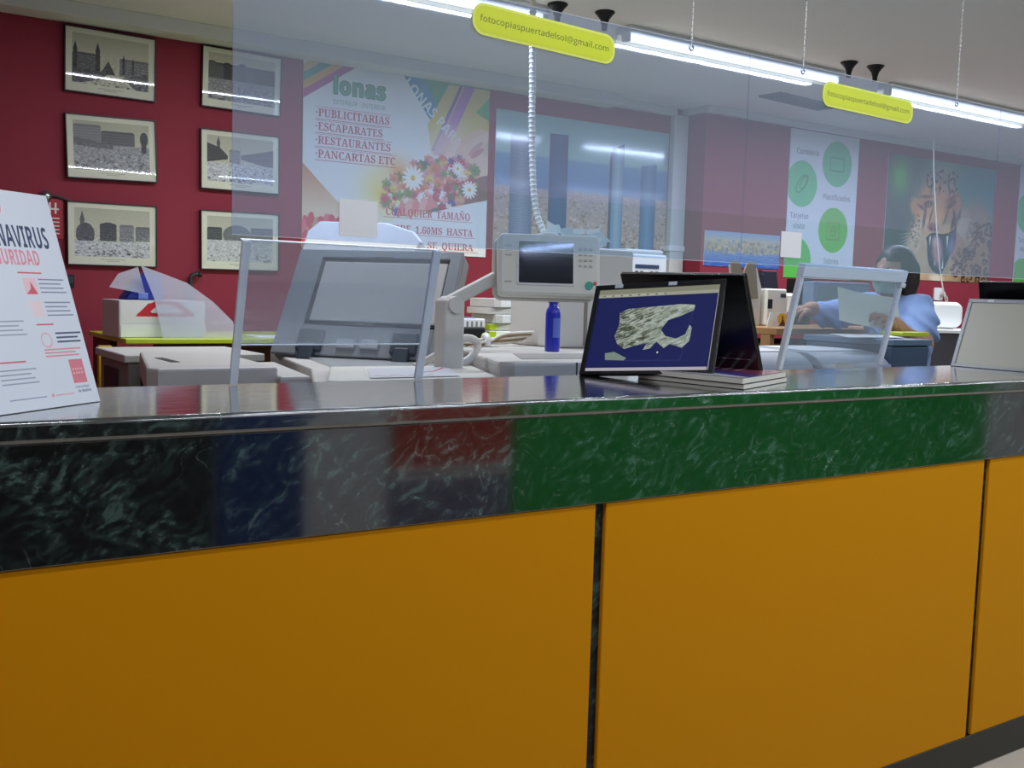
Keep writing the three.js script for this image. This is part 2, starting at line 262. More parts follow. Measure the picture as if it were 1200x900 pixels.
  // lower right text area
  poly(g, '#eef0f1', [[1130, 640], [1130, 960], [330, 960], [450, 810]]);
  const sten = (s, x, y, sz, wd) => { text(g, s, x, y, `bold ${sz}px serif`, '#c8434e', wd); g.fillStyle = '#c8434e'; g.fillRect(x - 14, y + 8, wd + 28, 2.5); };
  sten('CUALQUIER  TAMAÑO', 480, 762, 56, 540); sten('DESDE  1.60MS  HASTA', 470, 850, 54, 570); sten('LO  QUE  SE  QUIERA', 500, 930, 52, 560); 
  // headline and list
  g.save(); g.font = 'bold 120px sans-serif'; g.lineWidth = 10; g.strokeStyle = '#2c7d55'; g.strokeText('lonas', 160, 165, 390); g.fillStyle = '#5fae84'; g.fillText('lonas', 160, 165, 390); g.restore();
  text(g, 'EXTERIOR · INTERIOR', 165, 218, '32px sans-serif', '#86a892', 360);
  const lines = ['·PUBLICITARIAS', '·ESCAPARATES', '·RESTAURANTES', '·PANCARTAS ETC'], wd = [430, 390, 440, 470];
  lines.forEach((s, i) => { const y = 290 + i * 69; text(g, s, 66, y, 'bold 56px serif', '#c02f45', wd[i]); g.fillStyle = '#c02f45'; g.fillRect(66, y + 11, wd[i] + 5, 3); g.fillRect(66, y - 50, wd[i] + 5, 2); });
});
poster('advertising_poster', 'advertising poster for printed banners with flowers, ribbons and red stencil lettering', 2.07, 3.196, 1.5, 2.475, -3.5, lonas, 0.5);

const skyline = canvasTex(1024, 640, (g, w, h) => {
  seed = 31;
  const s = g.createLinearGradient(0, 0, 0, h); s.addColorStop(0, '#8fb9bd'); s.addColorStop(0.25, '#9fc4c4'); s.addColorStop(0.27, '#6d9cc0'); s.addColorStop(0.45, '#587fb0'); s.addColorStop(0.47, '#b9a3a4'); s.addColorStop(0.75, '#c5a894'); s.addColorStop(1, '#9c7d6b'); g.fillStyle = s; g.fillRect(0, 0, w, h);
  for (let i = 0; i < 1500; i++) { const y = 290 + Math.pow(rnd(), 1.3) * 350, k = (y - 280) / 350; const v = rnd(); g.fillStyle = v < 0.3 ? `rgba(240,225,205,${0.5})` : v < 0.6 ? 'rgba(150,110,90,.55)' : v < 0.8 ? 'rgba(100,84,84,.5)' : 'rgba(215,180,150,.6)'; g.fillRect(rnd(0, w), y, 6 + 34 * k * rnd(), 3 + 20 * k * rnd()); }
  for (let i = 0; i < 60; i++) oval(g, 'rgba(74,84,60,.6)', rnd(0, w), rnd(500, 640), rnd(8, 30), rnd(6, 16));
  const tower = (x0, x1, y, c0, c1, slant) => { const q = g.createLinearGradient(x0, 0, x1, 0); q.addColorStop(0, c0); q.addColorStop(0.5, c1); q.addColorStop(1, c0); g.fillStyle = q; g.beginPath(); g.moveTo(x0, h); g.lineTo(x0, y + slant); g.lineTo(x1, y); g.lineTo(x1, h); g.fill(); g.fillStyle = 'rgba(20,30,50,.18)'; for (let k = y + 30; k < h; k += 9) g.fillRect(x0, k, x1 - x0, 3); };
  tower(80, 205, 88, '#6c7290', '#9aa2bb', 6); tower(296, 402, 66, '#2b4a78', '#3c5f8e', 2);
  g.fillStyle = '#2c4568'; g.beginPath(); g.moveTo(650, h); g.lineTo(652, 140); g.quadraticCurveTo(660, 90, 740, 72); g.lineTo(738, h); g.fill(); tower(668, 738, 92, '#6f93b0', '#a9c6d6', 0); tower(850, 950, 142, '#3f6a93', '#6d9ac0', 14);
  for (let i = 0; i < 40; i++) poly(g, i % 2 ? '#c9d2d6' : '#a9b8c0', (() => { const x = rnd(300, 620), y = 470 + (x - 300) * 0.03 + rnd(-30, 30); return [[x, y], [x + rnd(30, 80), y - rnd(4, 14)], [x + rnd(40, 90), y + rnd(6, 20)], [x + 6, y + rnd(8, 24)]]; })());
  poly(g, '#cfd8dc', [[290, 420], [345, 440], [370, 500], [300, 520]]);
  oval(g, '#4d5360', 800, 560, 60, 30, 0.7); oval(g, '#565a66', 620, 570, 50, 46, 0);
});
poster('city_poster', 'large city skyline poster with four glass towers under a blue sky', 3.245, 4.575, 1.42, 2.352, -3.5, skyline, 0.14, { clearcoat: 1, clearcoatRoughness: 0.08 });

const coast = canvasTex(700, 230, (g, w, h) => {
  seed = 71; const s = g.createLinearGradient(0, 0, 0, h); s.addColorStop(0, '#8ea6d0'); s.addColorStop(0.25, '#c7b9a4'); s.addColorStop(0.5, '#b79e7d'); s.addColorStop(0.62, '#6d86c0'); s.addColorStop(1, '#2f62b8'); g.fillStyle = s; g.fillRect(0, 0, w, h);
  for (let i = 0; i < 300; i++) { g.fillStyle = ['#e0bf72', '#caa778', '#8d7a72', '#d9c7ae', '#6a77a0'][Math.floor(rnd(0, 5))]; g.globalAlpha = 0.6; g.fillRect(rnd(20, w), rnd(50, 135), rnd(6, 26), rnd(6, 26)); }
  for (let i = 0; i < 160; i++) { g.fillStyle = i % 2 ? '#9fb7e0' : '#2350a0'; g.globalAlpha = 0.5; g.fillRect(rnd(0, w), rnd(140, 230), rnd(10, 60), 3); } g.globalAlpha = 1;
});
poster('coast_poster', 'small wide print of a waterfront town above blue water on the right wall', 4.736, 5.44, 1.512, 1.738, -3.3, coast, 0.5);

const greenSign = (shift) => canvasTex(600, 830, (g, w, h) => {
  g.fillStyle = '#dfe2e6'; g.fillRect(0, 0, w, h); g.textAlign = 'center';
  const disc = (x, y, r, c) => { oval(g, c, x, y, r, r); };
  disc(410, 165, 130, '#5fbf86'); disc(112, 300, 130, '#62c783'); disc(405, 545, 130, '#62c13f'); disc(90, 730, 130, '#5ac24a');
  g.strokeStyle = 'rgba(30,90,60,.5)'; g.lineWidth = 7; g.strokeRect(350, 130, 120, 74); g.beginPath(); g.ellipse(110, 300, 30, 60, 0.7, 0, 7); g.stroke(); g.beginPath(); g.ellipse(130, 290, 20, 46, 0.7, 0, 7); g.stroke(); g.strokeStyle = 'rgba(150,90,30,.55)'; g.strokeRect(350, 500, 110, 100); g.strokeRect(385, 525, 40, 50); g.beginPath(); g.moveTo(385, 550); g.lineTo(425, 550); g.stroke();
  text(g, 'Cartelería', 150, 135, '44px sans-serif', '#5a6068', 240); text(g, 'Plastificados', 420, 372, '44px sans-serif', '#5a6068', 290); text(g, 'Tarjetas', 105, 495, '44px sans-serif', '#5a6068'); text(g, 'visita', 105, 552, '44px sans-serif', '#5a6068'); text(g, 'Sobres', 400, 740, '44px sans-serif', '#5a6068');
});
const signMap = greenSign(0);
poster('service_sign', 'tall white sign with green discs and grey lettering between the coast print and the leopard', 5.495, 6.215, 1.46, 2.47, -3.3, signMap, 0.5, {}, 'sign');
poster('service_sign', 'white sign with a green disc cut by the right edge of the picture', 8.3, 9.02, 1.42, 2.47, -3.3, signMap, 0.5, {}, 'sign');

const leopard = canvasTex(1000, 670, (g, w, h) => {
  seed = 13; const s = g.createLinearGradient(0, 0, w, 0); s.addColorStop(0, '#3f4b42'); s.addColorStop(0.5, '#4f8069'); s.addColorStop(1, '#2f7a86'); g.fillStyle = s; g.fillRect(0, 0, w, h);
  const soft = (c, x, y, rx, ry, rot = 0, hard = 0.6) => { g.save(); g.translate(x, y); g.rotate(rot); g.scale(rx, ry); const q = g.createRadialGradient(0, 0, hard, 0, 0, 1); q.addColorStop(0, `rgba(${c},1)`); q.addColorStop(1, `rgba(${c},0)`); g.fillStyle = q; g.fillRect(-1, -1, 2, 2); g.restore(); };
  soft('72,178,58', 105, 110, 120, 150, 0, 0.2); soft('46,120,128', 800, 110, 240, 170, 0, 0.1); soft('52,62,58', 130, 470, 230, 280, 0, 0.1); soft('110,150,120', 520, 20, 260, 120, 0, 0.1);
  soft('136,120,104', 830, 420, 260, 300); soft('150,120,88', 800, 560, 300, 240); soft('190,160,124', 420, 620, 330, 170); soft('200,172,136', 300, 520, 150, 220);
  const fur = (n, f) => { g.lineWidth = 2.2; for (let i = 0; i < n; i++) { const [x, y, a, l, c] = f(); g.strokeStyle = c; g.beginPath(); g.moveTo(x, y); g.lineTo(x + Math.cos(a) * l, y + Math.sin(a) * l); g.stroke(); } };
  fur(2600, () => { const x = rnd(560, 1000), y = rnd(240, 670); return [x, y, rnd(0.9, 1.5), rnd(10, 26), ['rgba(196,164,124,.35)', 'rgba(96,74,58,.3)', 'rgba(170,140,110,.35)', 'rgba(214,190,156,.3)'][Math.floor(rnd(0, 4))]]; });
  for (let i = 0; i < 130; i++) { const x = rnd(620, 1000), y = rnd(330, 670); if (x < 720 && y < 460) continue; const a0 = rnd(0, 6), k = rnd(10, 20); oval(g, 'rgba(140,98,62,.6)', x, y, k * 0.8, k * 0.7); g.strokeStyle = 'rgba(40,28,24,.9)'; g.lineWidth = k * 0.6; g.beginPath(); g.ellipse(x, y, k, k * 0.8, 0, a0, a0 + 4.4); g.stroke(); }
  soft('150,132,110', 470, 150, 190, 150); soft('206,148,92', 420, 240, 180, 150); soft('212,146,86', 270, 275, 84, 58, 0.6); soft('176,108,74', 600, 240, 100, 110, 0.4); soft('226,170,108', 390, 330, 150, 110, -0.2); soft('238,208,164', 330, 430, 110, 130, 0.2); soft('206,176,136', 310, 540, 110, 140, 0.1); soft('168,130,94', 620, 400, 90, 160, -0.2); soft('160,140,120', 690, 330, 110, 110);
  fur(2600, () => { const a = rnd(0, 6.3), q = Math.sqrt(rnd()); const x = 430 + Math.cos(a) * q * 220, y = 270 + Math.sin(a) * q * 250; return [x, y, Math.atan2(y - 330, x - 430) + rnd(-0.3, 0.3), rnd(10, 26), y < 170 ? ['rgba(120,100,84,.35)', 'rgba(196,180,156,.3)'][Math.floor(rnd(0, 2))] : ['rgba(206,160,108,.35)', 'rgba(150,100,64,.3)', 'rgba(228,200,160,.3)'][Math.floor(rnd(0, 3))]]; });
  for (let i = 0; i < 70; i++) { const x = 340 + rnd(0, 290), y = 40 + rnd(0, 130); oval(g, 'rgba(60,44,36,.75)', x, y, rnd(6, 14), rnd(5, 9), rnd(0, 3)); }
  for (const [x0, y0, x1, y1, k] of [[350, 270, 330, 400, 15], [415, 262, 385, 350, 9], [610, 262, 640, 380, 15], [560, 262, 520, 350, 9], [470, 90, 460, 190, 8], [400, 110, 380, 190, 8], [540, 100, 560, 180, 8]]) for (let i = 0; i <= 12; i++) oval(g, 'rgba(58,34,24,.5)', x0 + (x1 - x0) * i / 12 + rnd(-3, 3), y0 + (y1 - y0) * i / 12, k * (0.5 + 0.5 * Math.sin(i / 12 * 3.1)), k * 0.7);
  for (let i = 0; i < 46; i++) { const a = rnd(1.9, 4.2); oval(g, 'rgba(52,34,26,.7)', 330 + Math.cos(a) * rnd(40, 130), 400 + Math.sin(a) * rnd(20, 130), rnd(4, 8), rnd(3, 6)); }
  soft('60,36,28', 370, 246, 58, 26, -0.15, 0.3); oval(g, '#c99a48', 372, 248, 17, 10, -0.1); oval(g, '#140d0a', 372, 248, 8, 9); soft('70,34,26', 585, 232, 62, 24, -0.5, 0.3); oval(g, '#b98a44', 590, 230, 14, 7, -0.5); oval(g, '#140d0a', 590, 230, 7, 6);
  soft('120,58,40', 590, 196, 80, 16, -0.45, 0.3); soft('120,74,48', 350, 206, 80, 14, -0.1, 0.3); soft('84,46,36', 310, 268, 60, 12, 0.4, 0.2);
  soft('214,176,132', 400, 400, 120, 60, -0.1, 0.4); soft('206,164,118', 540, 385, 110, 56, -0.2, 0.4); soft('150,88,68', 425, 372, 62, 34, 0.1, 0.5); oval(g, '#3a2620', 405, 380, 16, 8, 0.3); oval(g, '#3a2620', 452, 384, 16, 8, -0.2);
  // gaping mouth, dark gums, tongue, fangs
  g.fillStyle = '#34344f'; g.beginPath(); g.moveTo(372, 432); g.quadraticCurveTo(420, 398, 470, 412); g.quadraticCurveTo(560, 420, 640, 370); g.quadraticCurveTo(668, 460, 600, 520); g.quadraticCurveTo(560, 600, 520, 640); g.quadraticCurveTo(450, 620, 420, 550); g.quadraticCurveTo(380, 490, 372, 432); g.fill();
  soft('196,140,140', 478, 500, 62, 110, -0.25, 0.5); soft('222,176,170', 458, 450, 44, 40, 0, 0.3); soft('112,116,150', 600, 470, 50, 70, 0.3, 0.3); g.fillStyle = '#23264c'; g.beginPath(); g.moveTo(382, 470); g.quadraticCurveTo(420, 560, 520, 628); g.quadraticCurveTo(460, 640, 408, 580); g.quadraticCurveTo(384, 530, 382, 470); g.fill();
  for (const [x, y, l, k] of [[404, 420, 62, 9], [566, 412, 74, 10], [462, 600, -52, 8], [536, 600, -60, 8]]) poly(g, '#efe6d2', [[x - k, y], [x + k, y], [x + 2, y + l]]);
  soft('226,214,192', 485, 655, 90, 34, 0.1, 0.4); soft('32,26,24', 612, 330, 22, 70, 0.3, 0.3); soft('88,58,40', 660, 300, 22, 80, 0.35, 0.2); soft('60,60,72', 470, 600, 60, 20, 0.5, 0.2);
  g.strokeStyle = 'rgba(245,240,230,.75)'; g.lineWidth = 1.8; for (let i = 0; i < 12; i++) { g.beginPath(); g.moveTo(320, 410 + i * 7); g.quadraticCurveTo(220, 410 + i * 15, 130, 430 + i * 22); g.stroke(); g.beginPath(); g.moveTo(650, 320 + i * 5); g.quadraticCurveTo(740, 290 + i * 12, 820, 330 + i * 16); g.stroke(); }
  g.strokeStyle = '#17131c'; g.lineWidth = 12; g.beginPath(); g.moveTo(368, 440); g.quadraticCurveTo(420, 396, 470, 410); g.quadraticCurveTo(560, 418, 645, 366); g.stroke();
});
poster('leopard_poster', 'large poster of a roaring leopard with open jaws on the right wall', 6.56, 7.94, 1.488, 2.405, -3.3, leopard, 0.5);

{ // fire sign, bracket, hook, socket
  const fire = canvasTex(90, 160, (g, w, h) => { g.fillStyle = '#b3202c'; g.fillRect(0, 0, w, h); g.fillStyle = '#efe3e0'; g.fillRect(30, 16, 8, 44); g.fillRect(54, 16, 8, 44); g.fillRect(20, 38, 52, 7); for (let i = 0; i < 5; i++) g.fillRect(18, 76 + i * 15, 56, 5); });
  const t = thing('fire_sign', 'small red fire safety sign with white marks partly behind the leaning notice', 'sign', [0.875, 1.575, -3.5]);
  part('plate', bx(-0.045, 0.045, -0.09, 0.09, 0, 0.004), std(0xb3202c, 0.4), t); part('print', print(0.09, 0.18).translate(0, 0, 0.0052), std(0xffffff, 0.4, { map: fire }), t);
  const e = thing('alarm_bell', 'small chrome wall fitting with a black pipe just above the leaning notice', 'fitting', [0.845, 1.672, -3.5]);
  part('dome', new THREE.SphereGeometry(0.022, 16, 10, 0, 7, 0, 1.6).rotateX(Math.PI / 2).translate(0, 0, 0.02), M.chrome, e); part('base', new THREE.CylinderGeometry(0.026, 0.026, 0.02, 16).rotateX(Math.PI / 2).translate(0, 0, 0.01), M.charcoal, e); part('pipe', tube([[0.02, 0.005, 0.012], [0.06, 0.0, 0.012], [0.11, -0.02, 0.012]], 0.006, 12), M.charcoal, e);
  const b = thing('wall_bracket', 'small black metal bracket on the red wall below the clock tower photograph', 'bracket', [0.94, 1.295, -3.5]);
  part('plate', bx(-0.028, 0.025, -0.03, 0.03, 0, 0.006, 0.002), M.black, b); part('arm', bx(-0.012, 0.012, -0.012, 0.02, 0.006, 0.05, 0.003), M.charcoal, b);
  const k = thing('wall_hook', 'dark grey hooked rod on the red wall right of the white carton', 'hook', [1.49, 1.27, -3.5]);
  part('rod', tube([[0, -0.12, 0.03], [0, 0.02, 0.03], [0.002, 0.062, 0.032], [0.018, 0.075, 0.034], [0.04, 0.075, 0.036]], 0.011, 30), M.charcoal, k); part('tip', new THREE.SphereGeometry(0.014, 12, 8).translate(0.042, 0.075, 0.036), M.black, k); part('plate', bx(-0.02, 0.02, -0.12, -0.06, 0, 0.03, 0.004), M.charcoal, k);
  const s = thing('power_socket', 'white wall socket with a plug and cable on the red wall below the leopard', 'socket', [7.265, 1.385, -3.3]);
  part('plate', rrPlate(0.11, 0.1, 0.015, 0.014, 0.003).translate(0, 0, 0.008), M.white, s); part('plug', cyl(0.03, 0, 0, 0.02, 0.018, 0.03).rotateX(Math.PI / 2).translate(0, 0, 0.014), M.greyLight, s); part('cable', tube([[0.03, 0, 0.04], [0.06, -0.03, 0.05], [0.075, -0.15, 0.03], [0.08, -0.4, 0.02]], 0.006, 24), M.greyLight, s);
}

// ================================================================ HANGING PROTECTIVE PANELS
{
  const Z = -0.2, B = 1.388, T = 1.882;
  const lab = ['large clear acrylic sheet hanging over the counter in front of the copier and banner poster', 'clear hanging acrylic panel in the middle of the row, with the far yellow sticker', 'clear hanging acrylic panel at the right end of the row, cut by the picture edge'];
  const spans = [[0.597, 1.8515, 0.19, 0.19], [1.852, 2.9035, 0.187, 0.22], [2.904, 4.1, 0.2, 0.2]];
  const hooks = ['clear beaded cord holding the left corner of the nearest hanging panel', 'clear beaded cord left of the joint between the first two hanging panels', 'clear beaded cord right of the joint between the first two hanging panels', 'clear beaded cord holding the right corner of the middle hanging panel', 'clear beaded cord at the start of the last hanging panel', 'clear beaded cord at the far end of the last hanging panel'];
  let n = 0;
  spans.forEach(([a, b, l, r], i) => {
    const t = thing('acrylic_screen', lab[i], 'screen', [a, B, Z], 0, 'clear acrylic panels hanging over the counter'); const w = b - a, h = T - B;
    part('sheet', bx(0, w, 0, h, -0.0015, 0.0015), M.acrylic, t);
    part('edge', [bx(0, w, -0.0008, 0, -0.0016, 0.0016), bx(0, w, h, h + 0.0008, -0.0016, 0.0016)], M.acrylicEdge, t);
    for (const x of [l, w - r]) part('eyelet', new THREE.TorusGeometry(0.006, 0.002, 8, 16).translate(x, h - 0.014, 0), M.chrome, t);
    for (const x of [a + l, b - r]) {
      const c = thing('bead_chain', hooks[n++], 'cord', [x, T - 0.014, Z], 0, 'beaded cords of the hanging panels'); const L = CEIL - T + 0.014, k = Math.floor(L / 0.014);
      part('thread', cyl(0, 0, 0, 0.0011, 0.0011, L, 6), M.white, c);
      const bead = []; for (let j = 0; j < k; j++) bead.push(new THREE.SphereGeometry(rnd() < 0.25 ? 0.0035 : 0.0022, 6, 5).translate(0, 0.006 + j * 0.014, 0)); part('beads', bead, M.bead, c);
    }
  });
  // email stickers
  const mail = canvasTex(1024, 220, (g, w, h) => { g.fillStyle = '#d6e010'; g.fillRect(0, 0, w, h); g.textAlign = 'center'; text(g, 'fotocopiaspuertadelsol@gmail.com', w / 2, h / 2 + 20, '72px sans-serif', '#4c5014', 960); });
  const stickerMat = std(0xffffff, 0.45, { map: mail });
  const sticker = (x, y, roll, w, h, label) => {
    const t = thing('email_sticker', label, 'sticker', [x, y, Z + 0.0035], 0, 'yellow email stickers'); t.rotation.z = roll;
    part('border', rrPlate(w, h, h * 0.42, 0.0012, 0), std(0xe6ee60, 0.45), t);
    const f = new THREE.ShapeGeometry(roundRect(w - 0.01, h - 0.01, h * 0.38), 10); const p = f.attributes.position, uv = f.attributes.uv; for (let i = 0; i < p.count; i++) uv.setXY(i, p.getX(i) / (w - 0.01) + 0.5, p.getY(i) / (h - 0.01) + 0.5);
    part('print', f.translate(0, 0, 0.0012), stickerMat, t);
  };
  sticker(1.255, 1.832, -0.035, 0.36, 0.062, 'rounded yellow sticker with an email address on the nearest hanging panel, above the banner poster');
  sticker(2.297, 1.822, -0.02, 0.37, 0.062, 'rounded yellow sticker with an email address on the middle hanging panel, above the leopard');
  solo('white_label', rrPlate(0.078, 0.068, 0.002, 0.0012, 0), M.paper, 'blank white square label on the nearest hanging panel above the open copier', 'label', null, [0.837, 1.43, Z + 0.003]);
  solo('white_label', rrPlate(0.075, 0.064, 0.002, 0.0012, 0), M.paper, 'blank white square label on the middle hanging panel above the white framed guard', 'label', null, [2.025, 1.44, Z + 0.003]);
}

// ================================================================ THINGS STANDING ON THE COUNTER
{ // leaning notice board at the left
  const w = 0.35;
  const t = thing('notice_board', 'white notice board with navy and pink lettering leaning at the left counter end', 'notice', [0.379, 1.1, -0.211], 0);
  t.rotation.set(-17 * D, 40.5 * D, 0, 'YXZ');
  part('board', bx(-w, 0, 0.001, 0.352, -0.01, 0, 0.001), M.white, t);
  const notice = canvasTex(1000, 1000, (g, W, H) => {
    g.fillStyle = '#e1e5ee'; g.fillRect(0, 0, W, H); const R = '#de6474', Nv = '#3a4468'; const bars = (x, y, n, wd, c, dy, hh) => { g.fillStyle = c; for (let i = 0; i < n; i++) g.fillRect(x, y + i * dy, wd * (1 - 0.08 * ((i * 5) % 3)), hh); };
    g.textAlign = 'right'; text(g, 'COVID', 690, 130, 'bold 150px sans-serif', '#e26a78'); text(g, 'CORONAVIRUS', 935, 262, 'bold 140px sans-serif', Nv, 540); text(g, 'SEGURIDAD', 845, 345, 'bold 96px sans-serif', '#ea93a2', 350); g.textAlign = 'left';
    bars(680, 378, 1, 150, R, 20, 7);
    g.fillStyle = '#f1cdd2'; g.fillRect(700, 405, 78, 78); poly(g, R, [[706, 480], [738, 455], [744, 420], [764, 458], [776, 480]]); bars(796, 408, 4, 170, '#8a92ab', 20, 6);
    g.fillStyle = '#f3dcdf'; g.fillRect(708, 512, 74, 74); bars(800, 516, 4, 172, '#8a92ab', 20, 6); bars(712, 618, 1, 110, R, 20, 7);
    g.strokeStyle = '#e8a9b2'; g.lineWidth = 5; g.beginPath(); g.arc(752, 694, 32, 0, 7); g.stroke(); bars(818, 660, 3, 170, '#4b5372', 20, 8); bars(720, 735, 3, 240, '#e79aa6', 15, 7);
    bars(420, 600, 4, 220, '#a3a9bc', 20, 6); bars(420, 780, 1, 170, R, 20, 7); bars(420, 815, 4, 220, '#a3a9bc', 20, 6);
    g.fillStyle = '#e2828e'; g.fillRect(856, 790, 92, 112); g.fillStyle = '#f4c9ce'; for (let i = 0; i < 4; i++) { g.fillRect(868 + i * 18, 832, 9, 9); g.fillRect(868 + i * 18, 850, 9, 9); } text(g, 'Comunidad', 858, 926, '18px sans-serif', '#5a6282'); text(g, 'de Madrid', 870, 946, 'bold 18px sans-serif', '#5a6282');
    bars(440, 945, 1, 220, '#9aa1bb', 10, 5); oval(g, '#e8a9b2', 700, 946, 9, 9); bars(720, 945, 1, 120, '#e8a9b2', 10, 5);
  });
  part('print', print(w, 0.352).translate(-w / 2, 0.177, 0.0008), std(0xffffff, 0.6, { map: notice }), t);
  part('easel_leg', bx(-w / 2 - 0.02, -w / 2 + 0.02, 0, 0.3, -0.006, 0, 0.001).rotateX(-0.55).translate(0, 0.05, -0.012).rotateX(0), M.white, t);
}
{ // bent clear guard in front of the copier
  const t = thing('counter_guard', 'low clear guard with frosted side legs standing in front of the open copier', 'guard', [0.67, 1.1, -0.432], 0);
  const g = (x0, x1, y0, y1, z0, z1, r) => bx(x0, x1, y0, y1, z0, z1, r).rotateX(14.5 * D);
  part('pane', g(0.01, 0.425, 0.085, 0.294, -0.002, 0.001), M.guardPane, t);
  part('leg', g(0, 0.017, 0.002, 0.295, -0.004, 0.004, 0.002), M.acrylicEdge, t); part('leg', g(0.418, 0.438, 0.002, 0.295, -0.004, 0.004, 0.002), M.acrylicEdge, t);
  part('top_lip', g(0, 0.438, 0.2938, 0.296, -0.012, -0.002, 0.001), M.acrylicEdge, t);
  part('lower_rail', g(0.012, 0.425, 0.083, 0.0855, -0.002, 0.002, 0.0008), M.acrylicEdge, t);
}
{ // white framed guard in front of the staff member
  const wf = std(0xfafcff, 0.35);
  const t = thing('framed_guard', 'white framed clear guard standing on the counter in front of the woman', 'guard', [2.252, 1.1, -0.426], 8 * D);
  const g = (x0, x1, y0, y1, z0, z1, r) => bx(x0, x1, y0, y1, z0, z1, r).rotateX(12 * D);
  part('top_bar', g(0, 0.585, 0.274, 0.312, -0.012, 0.012, 0.004), wf, t);
  part('leg', g(0, 0.018, 0.003, 0.276, -0.008, 0.008, 0.003), wf, t); part('leg', g(0.565, 0.58, 0.003, 0.276, -0.008, 0.008, 0.003), wf, t);
  part('clip', g(0.562, 0.59, 0.258, 0.272, -0.012, 0.012, 0.003), wf, t);
  part('pane', g(0.016, 0.567, 0.012, 0.276, -0.002, 0.001), phy(0xeaf0f6, 0.05, { transmission: 0.87, thickness: 0, ior: 1.49 }), t);
}
// two-sided tent of displays
function display(label, pos, yaw, lean, w, h, bezel, faceMat, screenMat, extras, roll = 0) {
  const t = thing('display', label, 'monitor', pos); t.rotation.set(-lean, yaw, roll, 'YXZ');
  const b = 0.013;
  part('back_cover', bx(0, w, 0, h, -0.012, -0.004, 0.003), M.blackGloss, t);
  part('bezel', [bx(0, w, h - b, h, -0.004, 0.003, 0.001), bx(0, w, 0, b * 0.7, -0.004, 0.003, 0.001), bx(0, b, 0.005, h - 0.005, -0.004, 0.003, 0.001), bx(w - b, w, 0.005, h - 0.005, -0.004, 0.003, 0.001)], faceMat, t);
  part('screen', print(w - 2 * b + 0.002, h - b * 1.7 + 0.002).translate(w / 2, (h - b * 0.3) / 2, -0.001), screenMat, t);
  for (const x of extras) part('tab', bx(x, x + 0.022, h - 0.011, h - 0.001, 0.001, 0.004, 0.001), M.white, t);
  return t;
}
{
  const mapTex = canvasTex(900, 640, (g, w, h) => {
    seed = 77; g.fillStyle = '#1e2766'; g.fillRect(0, 0, w, h); g.fillStyle = '#9a9c86'; g.fillRect(0, 0, w, 66); g.fillStyle = '#b9b9a8'; g.fillRect(0, 40, w, 26); for (let i = 0; i < 22; i++) { g.fillStyle = i % 3 ? '#d8d8cc' : '#6f7a6a'; g.fillRect(40 + i * 22, 48, 14, 10); }
    g.fillStyle = '#cfcad6'; g.fillRect(0, h - 30, w, 30); g.fillStyle = '#1a2050'; g.fillRect(w - 16, 66, 6, h); g.fillStyle = '#d7dbe0'; g.fillRect(w - 10, 66, 10, h);
    g.save(); g.beginPath(); [[190, 190], [250, 160], [450, 150], [640, 140], [740, 150], [735, 190], [650, 230], [560, 260], [520, 330], [560, 380], [640, 400], [700, 370], [720, 300], [740, 320], [735, 420], [690, 470], [600, 440], [560, 470], [500, 420], [460, 470], [410, 480], [430, 430], [330, 450], [270, 470], [210, 430], [180, 370], [200, 280]].forEach(([x, y], i) => (i ? g.lineTo(x, y) : g.moveTo(x, y))); g.closePath(); g.clip(); g.fillStyle = '#b4beb2'; g.fillRect(0, 0, w, h);
    for (let i = 0; i < 900; i++) { const x = rnd(170, 760), y = rnd(130, 500); const dark = (450 - x) / 600 + fbm(x / 90, y / 50, 3); g.fillStyle = dark > 0.15 ? 'rgba(56,62,44,.55)' : rnd() < 0.5 ? 'rgba(225,235,228,.5)' : 'rgba(120,140,120,.4)'; g.save(); g.translate(x, y); g.rotate(-0.35); g.fillRect(0, 0, rnd(14, 60), rnd(3, 12)); g.restore(); } g.restore();
    poly(g, '#8fa297', [[130, 500], [200, 490], [300, 540], [280, 556], [140, 550]]); oval(g, '#e8eee8', 520, 500, 7, 7); g.strokeStyle = '#56609a'; g.lineWidth = 2; g.beginPath(); g.moveTo(735, 150); g.lineTo(690, 560); g.lineTo(140, 556); g.stroke();
  });
  const lit = std(0x0a0a0a, 0.25, { emissive: 0xffffff, emissiveMap: mapTex, emissiveIntensity: 0.62 });
  display('tilted black-edged display with a satellite map of Europe on dark blue, on the counter', [1.565, 1.101, -0.45], -66 * D, 27 * D, 0.346, 0.25, 0, M.black, lit, [0.055, 0.2], 4.6 * D);
  const darkScreen = phy(0x07080c, 0.12, { clearcoat: 0.6 });
  const d2 = display('black display leaning back to back with the map display, facing away to the right', [1.945, 1.101, -0.19], 103 * D, 23 * D, 0.37, 0.284, 0, M.blackGloss, darkScreen, []);
  part('cable_strip', bx(0.02, 0.14, 0.06, 0.062, -0.014, -0.012), M.chrome, d2);
  const silverScreen = std(0x0c0d0c, 0.3, { emissive: 0xb9bcb2, emissiveIntensity: 0.42 });
  display('grey framed display with a blank pale screen at the right end of the counter', [3.105, 1.1, -0.437], -92 * D, 19 * D, 0.37, 0.236, 0, M.silver, silverScreen, [0.07, 0.225, 0.26]);
  display('black display behind the blank pale one, showing only its dark top edge', [3.36, 1.1, -0.1], 97 * D, 16 * D, 0.35, 0.295, 0, M.blackGloss, darkScreen, []);
}
